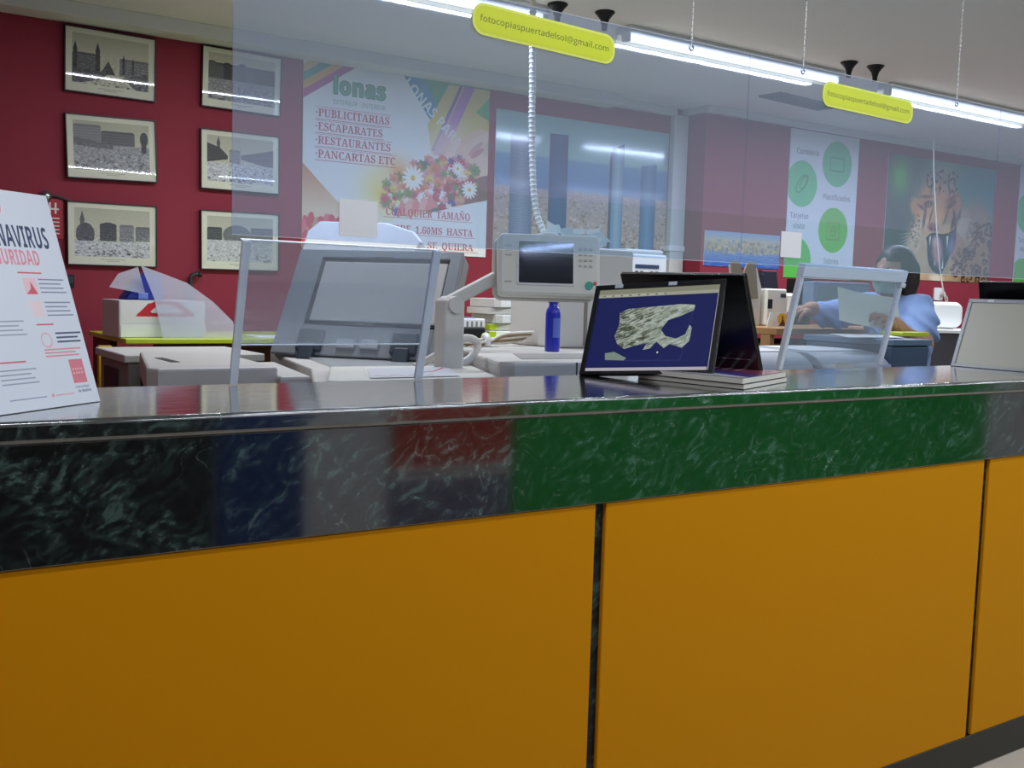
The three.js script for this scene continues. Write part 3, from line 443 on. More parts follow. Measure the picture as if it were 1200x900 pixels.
{ // magazines beneath the map display
  const cover = canvasTex(512, 400, (g, w, h) => { const q = g.createLinearGradient(0, 0, w, h); q.addColorStop(0, '#e8e6ee'); q.addColorStop(0.3, '#cfcbe2'); q.addColorStop(0.45, '#3c3f9a'); q.addColorStop(0.6, '#7b3f6d'); q.addColorStop(0.8, '#b0566a'); q.addColorStop(1, '#d9b9b4'); g.fillStyle = q; g.fillRect(0, 0, w, h); poly(g, '#e9e7ef', [[0, 0], [220, 0], [70, 400], [0, 400]]); poly(g, '#4650b4', [[240, 0], [300, 0], [160, 400], [100, 400]]); g.fillStyle = '#f2eee8'; for (let i = 0; i < 5; i++) g.fillRect(330, 60 + i * 50, 120, 12); });
  const A = [1.65, -0.33], Bp = [1.69, -0.02], Cc = [1.965, -0.14], Dd = [1.925, -0.45];
  const make = (y0, y1, dx, label, map) => {
    const t = thing('magazine', label, 'magazine', [dx, 0, 0]);
    part('pages', prism([A, Bp, Cc, Dd], y0 + 0.001, y1 - 0.0012, 0), M.cream, t);
    part('back_cover', prism([A, Bp, Cc, Dd], y0, y0 + 0.001, 0), M.charcoal, t);
    const g = new THREE.BufferGeometry(); const y = y1; g.setAttribute('position', new THREE.Float32BufferAttribute([A[0], y, A[1], Bp[0], y, Bp[1], Cc[0], y, Cc[1], Dd[0], y, Dd[1]], 3)); g.setAttribute('uv', new THREE.Float32BufferAttribute([0, 1, 0, 0, 1, 0, 1, 1], 2)); g.setIndex([0, 1, 2, 0, 2, 3]); g.computeVertexNormals();
    part('cover', g, phy(0xffffff, 0.2, { map, side: THREE.DoubleSide, clearcoat: 0.6, clearcoatRoughness: 0.1 }), t);
  };
  make(1.1005, 1.112, 0.004, 'lower magazine of the two under the tilted displays, showing its page edges', cover);
  make(1.1125, 1.126, 0, 'upper glossy magazine with a blue and purple cover in front of the tilted displays', cover);
}

// ================================================================ MACHINES BEHIND THE COUNTER
{ // open copier
  const t = thing('photocopier', 'grey photocopier with its lid raised behind the clear counter guard', 'photocopier');
  part('cabinet', bx(1.2, 1.62, 0, 0.985, -1.62, -0.98, 0.012), M.greyLight, t);
  part('scanner_deck', prism([[1.03, -0.86], [1.055, -0.83], [1.6, -0.835], [1.63, -0.87], [1.78, -1.25], [2.0, -2.1], [1.42, -2.2], [1.25, -1.4]], 0.985, 1.048, 0.006), M.grey, t);
  const ledge = part('front_ledge', prism([[1.075, -0.875], [1.1, -0.853], [1.565, -0.86], [1.6, -0.89], [1.74, -1.25], [1.27, -1.3]], 1.048, 1.062, 0.004), M.cream, t, 'cream front ledge');
  part('ledge_seam', [bx(-0.0015, 0.0015, 0, 0.0015, -0.4, 0).rotateY(-0.42).translate(1.19, 1.0615, -0.865), bx(-0.0015, 0.0015, 0, 0.0015, -0.38, 0).rotateY(-0.42).translate(1.47, 1.0615, -0.865)], M.white, ledge);
  part('front_band', bx(1.1, 1.56, 1.036, 1.048, -0.856, -0.845), M.carton, ledge, 'tan band along the front edge');
  part('platen_glass', prism([[1.32, -1.36], [1.77, -1.33], [1.9, -1.75], [1.44, -1.95]], 1.048, 1.054, 0), M.platenGlass, t);
  const lid = part('lid', bx(0, 0.645, 0, 0.44, -0.085, -0.012, 0.014), M.greyDark, t, 'raised grey lid'); lid.position.set(1.325, 1.062, -1.95); lid.rotation.set(-31 * D, -50 * D, 0, 'YXZ');
  part('lid_rim', [bx(0, 0.645, 0.405, 0.44, -0.012, 0.004, 0.004), bx(0, 0.1, 0, 0.41, -0.012, 0.004, 0.004), bx(0.6, 0.645, 0, 0.41, -0.012, 0.004, 0.004), bx(0.1, 0.6, 0, 0.12, -0.012, 0.002, 0.003)], std(0x8b9096, 0.45), lid);
  part('pressure_pad', bx(0.118, 0.598, 0.135, 0.385, -0.012, 0.008, 0.004), std(0xc3c1be, 0.7), lid, 'pale pressure pad');
  part('pad_edge', [bx(0.1, 0.118, 0.13, 0.392, -0.012, 0.003), bx(0.118, 0.22, 0.386, 0.392, -0.012, 0.003), bx(0.1, 0.62, 0.125, 0.134, -0.012, 0.003)], M.charcoal, lid, 'dark gap round the pad');
  for (const x of [0.1, 0.46]) { part('hinge', [bx(x, x + 0.095, 0.01, 0.095, -0.012, 0.02, 0.006), bx(x + 0.02, x + 0.075, -0.03, 0.03, -0.02, 0.03, 0.006)], std(0x3a444f, 0.45), lid, 'dark hinge block'); }
  for (const x of [0.25, 0.34]) part('latch', bx(x, x + 0.07, 0.03, 0.065, -0.01, 0.012, 0.004), M.greyBlue, lid);
  part('lid_sensor', bx(0.3, 0.38, 0.408, 0.425, 0, 0.007), M.greyDark, lid);
  const feeder = part('document_feeder', plate([[-0.02, 0.38], [-0.02, 0.5], [0.02, 0.545], [0.3, 0.54], [0.42, 0.5], [0.46, 0.455], [0.44, 0.38]], 0.1, 0.008).translate(0, 0, -0.11), M.white, t, 'white document feeder showing over the raised lid');
  feeder.position.copy(lid.position); feeder.position.y += 0.058; feeder.rotation.copy(lid.rotation);
  // printed graph lying on the ledge
  const graph = canvasTex(400, 160, (g, w, h) => { g.fillStyle = '#dcdde2'; g.fillRect(0, 0, w, h); g.lineWidth = 9; g.strokeStyle = '#4a48b8'; g.beginPath(); g.moveTo(230, 90); g.lineTo(290, 84); g.stroke(); g.strokeStyle = '#d2404a'; g.beginPath(); g.moveTo(285, 85); g.quadraticCurveTo(330, 70, 375, 18); g.stroke(); g.strokeStyle = '#b58f7c'; g.lineWidth = 5; g.beginPath(); g.moveTo(20, 130); for (let i = 1; i < 10; i++) g.lineTo(20 + i * 30, 122 + (i % 3) * 10); g.stroke(); });
  const gq = new THREE.BufferGeometry(); gq.setAttribute('position', new THREE.Float32BufferAttribute([1.2, 1.0645, -0.88, 1.475, 1.0645, -0.88, 1.61, 1.0645, -1.19, 1.34, 1.0645, -1.19], 3)); gq.setAttribute('uv', new THREE.Float32BufferAttribute([0, 0, 1, 0, 1, 1, 0, 1], 2)); gq.setIndex([0, 1, 2, 0, 2, 3]); gq.computeVertexNormals();
  solo('printed_graph', gq, std(0xffffff, 0.7, { map: graph, side: THREE.DoubleSide }), 'white sheet with a red and blue curve lying on the copier ledge', 'paper');
}
{ // left finisher and the unit behind it
  const t = thing('copier_finisher', 'flat grey finisher cabinet left of the open copier', 'finisher');
  part('cover', prism([[0.715, -1.24], [0.735, -1.2], [1.065, -1.2], [1.075, -1.3], [1.12, -1.9], [0.86, -1.9]], 0.99, 1.072, 0.008), M.grey, t);
  part('cabinet', bx(0.87, 1.055, 0, 0.99, -1.85, -1.23, 0.01), M.greyDark, t);
  part('side_step', prism([[1.06, -1.16], [1.15, -1.16], [1.25, -1.7], [1.08, -1.7]], 0.98, 1.048, 0.008), M.grey, t);
  part('slot', bx(0.83, 0.855, 1.0705, 1.0735, -1.6, -1.42), M.charcoal, t, 'dark slot in the cover');
  part('seam', bx(0.868, 0.872, 0.2, 0.95, -1.4, -1.3), M.charcoal, t);
  const u = thing('paper_unit', 'dark sided grey paper unit standing behind the flat finisher', 'paper unit');
  part('top_cover', bx(0.825, 1.31, 1.03, 1.058, -2.4, -1.96, 0.006), M.grey, u);
  part('cabinet', bx(0.84, 1.295, 0, 1.03, -2.38, -1.97, 0.008), M.greyDark, u); part('side_door', bx(0.834, 0.846, 0.1, 1.0, -2.3, -2.1, 0.003), M.charcoal, u); part('front_strip', bx(0.88, 0.92, 0.2, 1.025, -1.975, -1.962, 0.002), M.black, u);
}
{ // wide production copier with the console arm
  const t = thing('production_printer', 'wide grey production printer with a flat top right of the open copier', 'printer');
  part('cabinet', bx(1.86, 2.4, 0, 1.03, -2.0, -1.1, 0.015), M.greyLight, t);
  part('top_cover', prism([[1.715, -1.04], [1.74, -1.0], [2.3, -1.0], [2.42, -1.06], [2.52, -1.56], [2.82, -1.6], [2.82, -2.05], [2.08, -2.05], [2.03, -1.9]], 1.015, 1.088, 0.01), M.greyLight, t);
  part('recess', prism([[1.86, -1.14], [2.2, -1.12], [2.3, -1.34], [2.0, -1.4]], 1.086, 1.0895, 0), M.greyDark, t, 'dark recess in the top'); part('seam', bx(1.975, 1.979, 1.02, 1.086, -1.003, -0.998), M.charcoal, t);
  const w = thing('paper_tower', 'tall plain grey machine tower behind the map display', 'machine', [2.43, 0.0, -2.0]);
  part('body', bx(-0.05, 0.33, 1.088, 1.487, 0, 0.34, 0.015), M.grey, w); part('foot', bx(-0.03, 0.31, 1.086, 1.095, 0.02, 0.32), M.greyDark, w); part('side_groove', bx(0.08, 0.095, 1.1, 1.45, 0.338, 0.343), std(0x8a8078, 0.6), w);
  part('status_lamp', new THREE.SphereGeometry(0.006, 8, 6).translate(0.06, 1.31, 0.34), std(0x204010, 0.4, { emissive: 0x9cff60, emissiveIntensity: 1.2 }), w);
}
{ // touch console on its arm
  const t = thing('touch_console', 'cream copier control console with a dark screen on a jointed grey arm', 'console');
  part('post', bx(1.59, 1.665, 1.048, 1.275, -1.24, -1.17, 0.012), M.grey, t);
  part('arm', [bx(0, 0.26, -0.02, 0.02, -0.016, 0.016, 0.01).rotateZ(0.42).rotateY(0.1).translate(1.6, 1.255, -1.2)], M.greyLight, t, 'pale jointed arm'); part('joint', new THREE.CylinderGeometry(0.026, 0.026, 0.08, 20).rotateX(Math.PI / 2).translate(1.627, 1.258, -1.2), M.grey, t);
  const c = part('console_body', rrPlate(0.33, 0.2, 0.02, 0.055, 0.012), M.cream, t); c.position.set(1.94, 1.387, -1.12); c.rotation.set(-8 * D, -26 * D, 0, 'YXZ');
  part('back_shell', rrPlate(0.335, 0.205, 0.028, 0.04, 0.015).translate(-0.008, -0.006, -0.035), M.grey, c);
  part('screen', rrPlate(0.175, 0.132, 0.003, 0.003, 0).translate(-0.012, 0.008, 0.0285), phy(0x11151d, 0.08, { clearcoat: 1, clearcoatRoughness: 0.04 }), c, 'dark glossy screen');
  part('screen_frame', [bx(-0.104, 0.08, -0.064, -0.059, 0.026, 0.031), bx(-0.104, 0.08, 0.074, 0.077, 0.026, 0.031), bx(-0.104, -0.1, -0.064, 0.077, 0.026, 0.031), bx(0.076, 0.08, -0.064, 0.077, 0.026, 0.031)], M.white, c);
  for (const [i, j] of [[0, 0], [1, 0], [2, 0], [0, 1], [1, 1], [2, 1], [0, 2], [1, 2], [2, 2], [0, 3], [1, 3], [2, 3]]) part('key', rrPlate(0.011, 0.008, 0.003, 0.004, 0.001).translate(0.1 + i * 0.017, 0.055 - j * 0.018, 0.029), M.greyLight, c);
  part('start_button', new THREE.CylinderGeometry(0.013, 0.013, 0.006, 24).rotateX(Math.PI / 2).translate(0.128, -0.062, 0.029), std(0x3aa88c, 0.35), c, 'round green start button'); part('stop_button', new THREE.CylinderGeometry(0.006, 0.006, 0.005, 16).rotateX(Math.PI / 2).translate(0.147, -0.055, 0.029), std(0xc95a4a, 0.4), c, 'small red stop button');
  for (const y of [0.06, 0.045, 0.03, -0.055]) part('side_button', rrPlate(0.022, 0.006, 0.002, 0.004, 0.001).translate(-0.133, y, 0.028), M.greyLight, c);
  part('top_hump', new THREE.SphereGeometry(0.04, 20, 10, 0, 7, 0, 1.57).scale(1, 0.3, 0.5).translate(0, 0.098, 0), M.cream, c);
}
{ // blue bottle
  const prof = [[0, 0], [0.031, 0], [0.033, 0.004], [0.033, 0.165], [0.029, 0.185], [0.02, 0.197], [0.019, 0.212], [0.023, 0.214], [0.023, 0.248], [0.02, 0.252], [0, 0.252]].map(([a, b]) => new THREE.Vector2(a, b));
  const t = thing('spray_bottle', 'bright blue plastic bottle standing on the production printer below the console', 'bottle', [2.235, 1.088, -1.49]); t.scale.setScalar(0.84);
  part('bottle_body', new THREE.LatheGeometry(prof.slice(0, 7), 28), phy(0x1b2bb8, 0.25, { clearcoat: 0.5 }), t); part('cap', new THREE.LatheGeometry(prof.slice(6), 28), std(0x20289a, 0.4), t); part('label', new THREE.CylinderGeometry(0.0335, 0.0335, 0.085, 28, 1, true, -0.6, 2.0).translate(0, 0.105, 0), std(0x5b74cf, 0.5), t, 'pale blue label');
}
{ // lime desk along the wall
  const t = thing('lime_desk', 'long lime green topped desk against the red back wall', 'desk');
  part('desk_top', bx(0.985, 4.3, 1.055, 1.076, -3.3, -2.62, 0.004), M.limeEdge, t);
  part('end_panel', bx(1.0, 1.03, 0, 1.055, -3.28, -2.96), M.woodDark, t); part('end_panel', bx(4.25, 4.28, 0, 1.055, -3.28, -2.7), M.woodDark, t); part('apron', bx(1.17, 4.25, 0.86, 1.055, -2.92, -2.9), M.woodDark, t, 'red-brown apron'); part('centre_panel', bx(2.2, 2.23, 0, 1.055, -3.28, -2.7), M.carcass, t);
  const y = thing('yellow_drawer', 'yellow metal tray holding a brown carton under the left end of the lime desk', 'tray', [0.9, 0, -2.72]);
  part('side_panel', bx(0, 0.05, 0.7, 1.045, 0, 0.03, 0.003), M.yellow, y); part('side_panel', bx(0.2, 0.22, 0.7, 1.02, -0.2, 0.03, 0.003), M.yellow, y); part('bottom', bx(0.05, 0.2, 0.875, 0.9, -0.2, 0.03, 0.003), M.yellow, y); part('stand', bx(0.03, 0.2, 0, 0.7, -0.18, 0.0), M.carcass, y);
  const c = thing('carton', 'small brown carton with a white label in the yellow tray', 'carton', [1.02, 0.9, -2.8]); part('box', bx(-0.065, 0.075, 0, 0.13, -0.1, 0.08, 0.002), M.carton, c); part('paper_label', bx(-0.01, 0.04, 0.035, 0.085, 0.08, 0.082), M.paper, c);
}
{ // white carton, blue folder, plastic sleeve and sheet on the desk
  const logo = canvasTex(400, 230, (g, w, h) => { g.fillStyle = '#e6e4e0'; g.fillRect(0, 0, w, h); g.lineWidth = 36; g.lineJoin = 'round'; g.strokeStyle = '#cf2030'; g.beginPath(); g.moveTo(95, 140); g.lineTo(170, 24); g.lineTo(260, 24); g.lineTo(335, 140); g.closePath(); g.stroke(); poly(g, '#cf2030', [[70, 158], [130, 30], [190, 6], [140, 110], [170, 158]]); });
  const t = thing('paper_carton', 'white lidded carton with a red triangular emblem on the lime desk', 'carton', [1.15, 1.076, -2.84], 3 * D);
  part('box', bx(-0.175, 0.175, 0, 0.15, -0.12, 0.12, 0.003), M.white, t); part('lower_flap', bx(-0.17, 0.178, 0.002, 0.052, 0.12, 0.124, 0.001), M.white, t); part('emblem', print(0.34, 0.095).translate(0.0, 0.103, 0.1215), std(0xffffff, 0.6, { map: logo }), t);
  const b = thing('blue_folder', 'dark blue folded pouch lying on the white carton', 'pouch', [1.1, 1.2265, -2.86], 0.1); b.scale.set(0.8, 1, 1);
  part('pouch', plate([[-0.1, 0], [0.11, 0], [0.1, 0.1], [0.03, 0.115], [-0.02, 0.09]], 0.09, 0.01), std(0x1f2f8c, 0.5), b); part('clip', bx(-0.03, 0.02, 0.004, 0.03, 0.045, 0.05, 0.002), std(0x7d94d8, 0.3), b);
  const bent = (pts, d, bend) => { const g = plate(pts, d); const p = g.attributes.position; for (let i = 0; i < p.count; i++) { const yy = p.getY(i), xx = p.getX(i); p.setZ(i, p.getZ(i) + bend(xx, yy)); } g.computeVertexNormals(); return g; };
  const s = thing('plastic_sleeve', 'clear plastic sleeve leaning over the white carton', 'sleeve', [1.16, 1.0765, -2.66], 0);
  part('front_sheet', bent([[-0.02, 0], [0.29, 0], [0.275, 0.07], [0.2, 0.15], [0.1, 0.225], [0.02, 0.255], [-0.08, 0.29], [-0.04, 0.16]], 0.002, (x, y) => -0.35 * y), M.film, s); part('back_sheet', bent([[-0.2, 0.2], [-0.06, 0.175], [-0.08, 0.285], [-0.16, 0.255]], 0.002, (x, y) => -0.05 - 0.35 * y), M.film, s);
  solo('loose_sheet', prism([[1.54, -2.66], [1.8, -2.66], [1.75, -2.88], [1.56, -2.9]], 1.0765, 1.0785, 0), M.paper, 'white sheets lying on the right end of the lime desk beside the copier lid', 'paper');
}
{ // label printer and paper packs
  const t = thing('label_printer', 'small pale desktop printer with a slotted band and black base behind the console post', 'printer', [2.43, 1.076, -2.9]);
  part('base', bx(-0.12, 0.24, 0, 0.05, 0, 0.26, 0.006), M.black, t); part('slotted_band', bx(-0.11, 0.24, 0.05, 0.095, 0, 0.255, 0.006), M.white, t); for (let i = 0; i < 13; i++) part('vent_slot', bx(-0.1 + i * 0.026, -0.09 + i * 0.026, 0.056, 0.082, 0.254, 0.257), M.greyDark, t);
  part('upper_cover', bx(-0.1, 0.14, 0.095, 0.2, 0.0, 0.22, 0.015), M.cream, t); part('display', bx(-0.01, 0.12, 0.125, 0.165, 0.219, 0.223, 0.001), M.greyBlue, t); part('lid_line', bx(-0.08, 0.13, 0.17, 0.174, 0.218, 0.222), M.charcoal, t); part('blue_strip', bx(0.02, 0.19, 0.0955, 0.101, 0.22, 0.25), std(0x7fa3c6, 0.5), t);
  const lab = ['paper pack at the bottom of the stack left of the blue bottle', 'second paper pack from the bottom of the stack left of the blue bottle', 'third paper pack from the bottom of the stack left of the blue bottle', 'fourth paper pack from the bottom of the stack left of the blue bottle', 'top paper pack with a dark edge in the stack left of the blue bottle'];
  let y = 1.076; const hs = [0.036, 0.036, 0.044, 0.034, 0.046];
  const proto = new THREE.Group(); part('wrapper', bx(-0.16, 0.16, 0, 1, -0.11, 0.11, 0), M.cream, proto);
  hs.forEach((h, i) => {
    const p = thing('paper_pack', lab[i], 'paper pack', [2.88 + [-0.02, 0.0, 0.02, -0.01, 0.01][i], y, -2.78], [0.05, -0.04, 0.03, -0.06, 0.02][i], 'stacked paper packs');
    part('wrapper', bx(-0.16, 0.16, 0, h - 0.002, -0.11, 0.11, 0.004), i % 2 ? M.greyLight : M.white, p); part('end_label', bx(0.04, 0.06, h * 0.35, h * 0.55, 0.109, 0.1115), M.charcoal, p); part('side_band', bx(-0.161, -0.12, 0.002, h - 0.004, -0.1, 0.1112), i < 2 ? M.lime : M.grey, p); y += h;
  });
}
{ // white box shaped machine beyond the tower
  const t = thing('ticket_machine', 'white boxy desktop machine with a dark slot and four buttons behind the displays', 'machine', [3.66, 1.076, -2.9]);
  part('housing', bx(-0.14, 0.15, 0, 0.45, 0, 0.28, 0.012), std(0xcdd3da, 0.45), t); part('top_lid', bx(-0.13, 0.14, 0.45, 0.475, 0.01, 0.26, 0.012), M.greyLight, t); part('slot', bx(-0.075, 0.09, 0.375, 0.394, 0.279, 0.283), std(0x2a3d5a, 0.4), t); for (const x of [-0.065, -0.03, 0.04, 0.075]) part('button', bx(x - 0.009, x + 0.009, 0.345, 0.36, 0.279, 0.285, 0.002), M.charcoal, t);
}
{ // cables
  solo('grey_cable', [tube([[1.56, 1.055, -1.3], [1.64, 1.1, -1.28], [1.72, 1.15, -1.26], [1.78, 1.13, -1.28], [1.74, 1.085, -1.26], [1.62, 1.058, -1.22]], 0.013, 60, 10)], M.grey, 'thick grey cable looping round the foot of the console post', 'cable');
  const t = thing('cable_bundle', 'beige cables tied with a white band on the production printer, left of the bottle', 'cables');
  for (let i = 0; i < 5; i++) part('cable', tube([[1.86, 1.065 + i * 0.002, -1.6 - i * 0.02], [1.98, 1.085 + i * 0.004, -1.76 - i * 0.01], [2.12, 1.1 + (i % 3) * 0.008, -1.82 + i * 0.012], [2.26, 1.1 + i * 0.009, -1.84], [2.37, 1.11 + i * 0.009, -1.88 + i * 0.02]], 0.0055, 30, 6), i % 2 ? M.carton : M.cream, t);
  part('tie', new THREE.TorusGeometry(0.024, 0.012, 8, 20).rotateY(1.2).scale(1, 1, 1.3).translate(2.14, 1.108, -1.8), M.white, t, 'white band');
  const ribbed = (name, pts, r, label) => { const curve = new THREE.CatmullRomCurve3(pts.map((p) => new THREE.Vector3(...p))); const g = [new THREE.TubeGeometry(curve, 60, r * 0.86, 10)]; const n = Math.round(curve.getLength() / 0.02); for (let i = 1; i < n; i++) { const q = curve.getPointAt(i / n), tg = curve.getTangentAt(i / n); const k = new THREE.TorusGeometry(r * 0.82, r * 0.3, 5, 12); k.applyQuaternion(new THREE.Quaternion().setFromUnitVectors(new THREE.Vector3(0, 0, 1), tg)); g.push(k.translate(q.x, q.y, q.z)); } solo(name, g, M.cream, label, 'cable'); };
  ribbed('ribbed_cable', [[2.465, CEIL, -2.02], [2.475, 2.2, -2.02], [2.485, 1.9, -2.02], [2.5, 1.65, -2.0], [2.53, 1.487, -1.93]], 0.015, 'cream ribbed cable hose dropping from the ceiling behind the copier console');
  ribbed('ribbed_cable', [[6.36, CEIL, -2.8], [6.38, 2.3, -2.8], [6.45, 1.9, -2.8], [6.55, 1.5, -2.8], [6.72, 1.15, -2.8]], 0.005, 'thin cream ribbed cable hanging in front of the leopard poster');
}
{ // grey plotters and papers between the displays and the woman
  const hood = (w, d, h, r) => { const s = new THREE.Shape(); s.moveTo(0, 0); s.lineTo(0, h); s.lineTo(-(d - r), h); s.absarc(-(d - r), h - r, r, Math.PI / 2, Math.PI); s.lineTo(-d, 0); return new THREE.ExtrudeGeometry(s, { depth: w, bevelEnabled: true, bevelSize: 0.004, bevelThickness: 0.004, bevelSegments: 2, curveSegments: 10 }).rotateY(Math.PI / 2); };
  const a = thing('plotter', 'pale grey large-format plotter with rounded cover just behind the map displays', 'plotter', [2.55, 0, -1.5], 0);
  part('cover', hood(0.58, 0.5, 0.2, 0.14).translate(0, 0.9, 0), M.greyBlue, a); part('stand', bx(0.06, 0.52, 0, 0.9, 0.06, 0.4), M.greyDark, a);
  const b = thing('plotter', 'pale blue-grey large-format plotter seen through the white framed guard', 'plotter', [3.17, 0, -1.5], 0);
  part('cover', hood(0.4, 0.52, 0.2, 0.14).translate(0, 0.9, 0), M.greyBlue, b); part('stand', bx(0.06, 0.36, 0, 0.9, 0.06, 0.4), M.greyDark, b); part('front_label', bx(0.02, 0.13, 0.99, 1.07, 0.518, 0.526), M.cream, b); part('badge', bx(0.3, 0.36, 1.0, 1.06, 0.518, 0.526), std(0xc4c3da, 0.5), b);
  solo('loose_sheet', prism([[2.75, -1.15], [3.1, -1.12], [3.16, -1.42], [2.85, -1.45]], 1.105, 1.107, 0), M.paper, 'white sheet on the rounded plotter directly behind the displays', 'paper');
  solo('loose_sheet', prism([[3.2, -1.12], [3.55, -1.12], [3.68, -1.45], [3.3, -1.45]], 1.105, 1.107, 0), M.paper, 'lower white sheet on the plotter seen through the framed guard', 'paper');
  const c = thing('grey_cabinet', 'low slate blue cabinet in front of the woman seen through the framed guard', 'cabinet', [3.62, 0, -1.02], 0);
  part('body', bx(-0.02, 0.22, 0, 1.13, -0.45, 0, 0.01), std(0x4d6076, 0.5), c); part('top', bx(-0.025, 0.225, 1.13, 1.155, -0.46, 0.01, 0.004), std(0x6d8298, 0.5), c);
  solo('loose_sheet', prism([[3.45, -1.12], [3.78, -1.1], [4.0, -1.38], [3.7, -1.42]], 1.158, 1.16, 0), M.paper, 'upper white sheet in front of the woman seen through the framed guard', 'paper');
  const s = thing('wooden_shelf', 'light wood shelf table behind the displays carrying the letter rack', 'table', [3.87, 0, -2.5]);
  part('board', bx(0, 1.0, 1.13, 1.165, 0, 0.62, 0.004), M.wood, s); part('lower_board', bx(0.02, 0.98, 1.06, 1.085, 0.02, 0.55), M.woodDark, s); part('side_panel', bx(0.0, 0.03, 0, 1.13, 0, 0.06), M.wood, s); part('side_panel', bx(0.97, 1.0, 0, 1.13, 0, 0.6), M.wood, s); part('side_panel', bx(0.0, 0.03, 0, 1.13, 0.52, 0.58), M.wood, s);
  const r = thing('letter_rack', 'tall taupe letter rack with a notched top on the wood shelf', 'letter rack', [3.99, 1.1655, -2.2], 0.0);
  part('front_plate', plate([[-0.1, 0], [0.1, 0], [0.1, 0.2], [0.06, 0.3], [-0.02, 0.305], [-0.055, 0.22], [-0.09, 0.305], [-0.14, 0.31], [-0.1, 0.12]], 0.012, 0.002), M.greyLight, r); part('notched_back', plate([[-0.12, 0.14], [0.06, 0.14], [0.03, 0.33], [-0.03, 0.33], [-0.06, 0.26], [-0.09, 0.33], [-0.15, 0.33]], 0.01, 0.002).translate(0, 0, 0.02), std(0x8a826f, 0.6), r); part('base', bx(-0.1, 0.1, 0, 0.15, -0.05, -0.006, 0.003), M.cream, r); part('label_holder', bx(-0.07, -0.03, 0.05, 0.075, 0.006, 0.01), M.greyDark, r);
  const m = thing('cream_dispenser', 'cream desk dispenser with a dark opening right of the letter rack', 'dispenser', [4.13, 1.1655, -2.2]);
  part('body', bx(-0.03, 0.12, 0, 0.195, -0.08, 0.04, 0.01), M.cream, m); part('opening', bx(-0.024, 0.01, 0.09, 0.14, 0.039, 0.043, 0.002), M.black, m); part('top_slot', bx(0.07, 0.11, 0.15, 0.17, 0.039, 0.042), M.charcoal, m); part('cylinder', cyl(0.15, 0, 0.02, 0.035, 0.033, 0.16), M.cream, m); part('cap', cyl(0.15, 0.16, 0.02, 0.033, 0.02, 0.015), M.cream, m);
  const card = canvasTex(200, 150, (g, w, h) => { g.fillStyle = '#e8e4dc'; g.fillRect(0, 0, w, h); oval(g, '#e9b52a', 110, 66, 60, 60); poly(g, '#5a3428', [[60, 140], [100, 90], [104, 40], [112, 24], [120, 44], [126, 90], [140, 140]]); g.fillStyle = '#e9b52a'; g.fillRect(106, 66, 12, 6); });
  const k = thing('picture_card', 'small card with a yellow disc and a brown tower shape on the wood shelf', 'card', [4.02, 1.1655, -2.0], 0); part('card', plate([[-0.09, 0], [0.1, 0], [0.1, 0.075], [-0.06, 0.075]], 0.003).rotateX(-0.12), M.white, k); part('print', print(0.13, 0.073).translate(0.02, 0.037, 0.0025).rotateX(-0.12), std(0xffffff, 0.5, { map: card }), k);
  const nb = thing('binder', 'dark navy binder leaning against the red wall behind the letter rack', 'binder', [4.5, 1.1655, -2.46], 0); part('cover', plate([[-0.16, 0], [0.05, 0], [-0.02, 0.3], [-0.14, 0.3]], 0.03, 0.004), std(0x1d2033, 0.5), nb); part('spine', bx(-0.15, -0.12, 0, 0.28, -0.02, 0.02, 0.004), std(0x14162a, 0.5), nb);
  const cam = thing('black_box', 'small black device under the white sign beside the framed guard', 'device', [4.66, 1.1655, -2.42]); part('body', bx(-0.07, 0.06, 0, 0.26, -0.05, 0.03, 0.006), M.black, cam); part('vent', bx(-0.05, 0.04, 0.2, 0.24, 0.03, 0.033), M.charcoal, cam);
  const bm = thing('desk_monitor', 'pale blue-grey box monitor behind the white framed guard', 'monitor', [4.42, 1.1655, -2.0], -0.3); part('housing', bx(-0.12, 0.22, 0.1, 0.24, -0.1, 0.0, 0.006), std(0x8fa4bf, 0.5), bm); part('screen', bx(-0.1, 0.04, 0.12, 0.22, -0.001, 0.003), std(0x8aa3a3, 0.3), bm); part('foot', bx(-0.02, 0.12, 0, 0.1, -0.08, -0.02, 0.004), std(0x7f93b0, 0.5), bm);
  // lime side stand, folder
  const ls = thing('lime_stand', 'narrow lime green stand with a white post under the forearm of the woman', 'stand', [4.03, 0, -1.28]);
  part('stand_top', bx(-0.09, 0.1, 1.158, 1.176, -0.06, 0.06, 0.003), M.limeEdge, ls); part('post', bx(-0.04, -0.02, 0, 1.158, -0.01, 0.01), M.white, ls); part('foot', bx(-0.1, 0.1, 0, 0.02, -0.06, 0.06, 0.004), M.white, ls);
  const dk = thing('dark_desk', 'dark grey desk end with a white top right of the woman', 'desk', [5.2, 0, -2.35], -0.35); part('body', bx(0, 1.0, 0, 1.13, -0.4, 0, 0.006), std(0x4a484e, 0.6), dk); part('desk_top', bx(-0.02, 1.02, 1.13, 1.15, -0.42, 0.02, 0.003), M.white, dk);
  const wp = thing('white_printer', 'rounded white machine on the dark desk left of the blank display', 'printer', [5.75, 1.15, -2.42], -0.35); part('housing', rrPlate(0.5, 0.16, 0.05, 0.25, 0.02).translate(0, 0.09, 0), M.white, wp); part('base', bx(-0.2, 0.2, 0.0, 0.03, -0.1, 0.1), M.greyLight, wp);
}

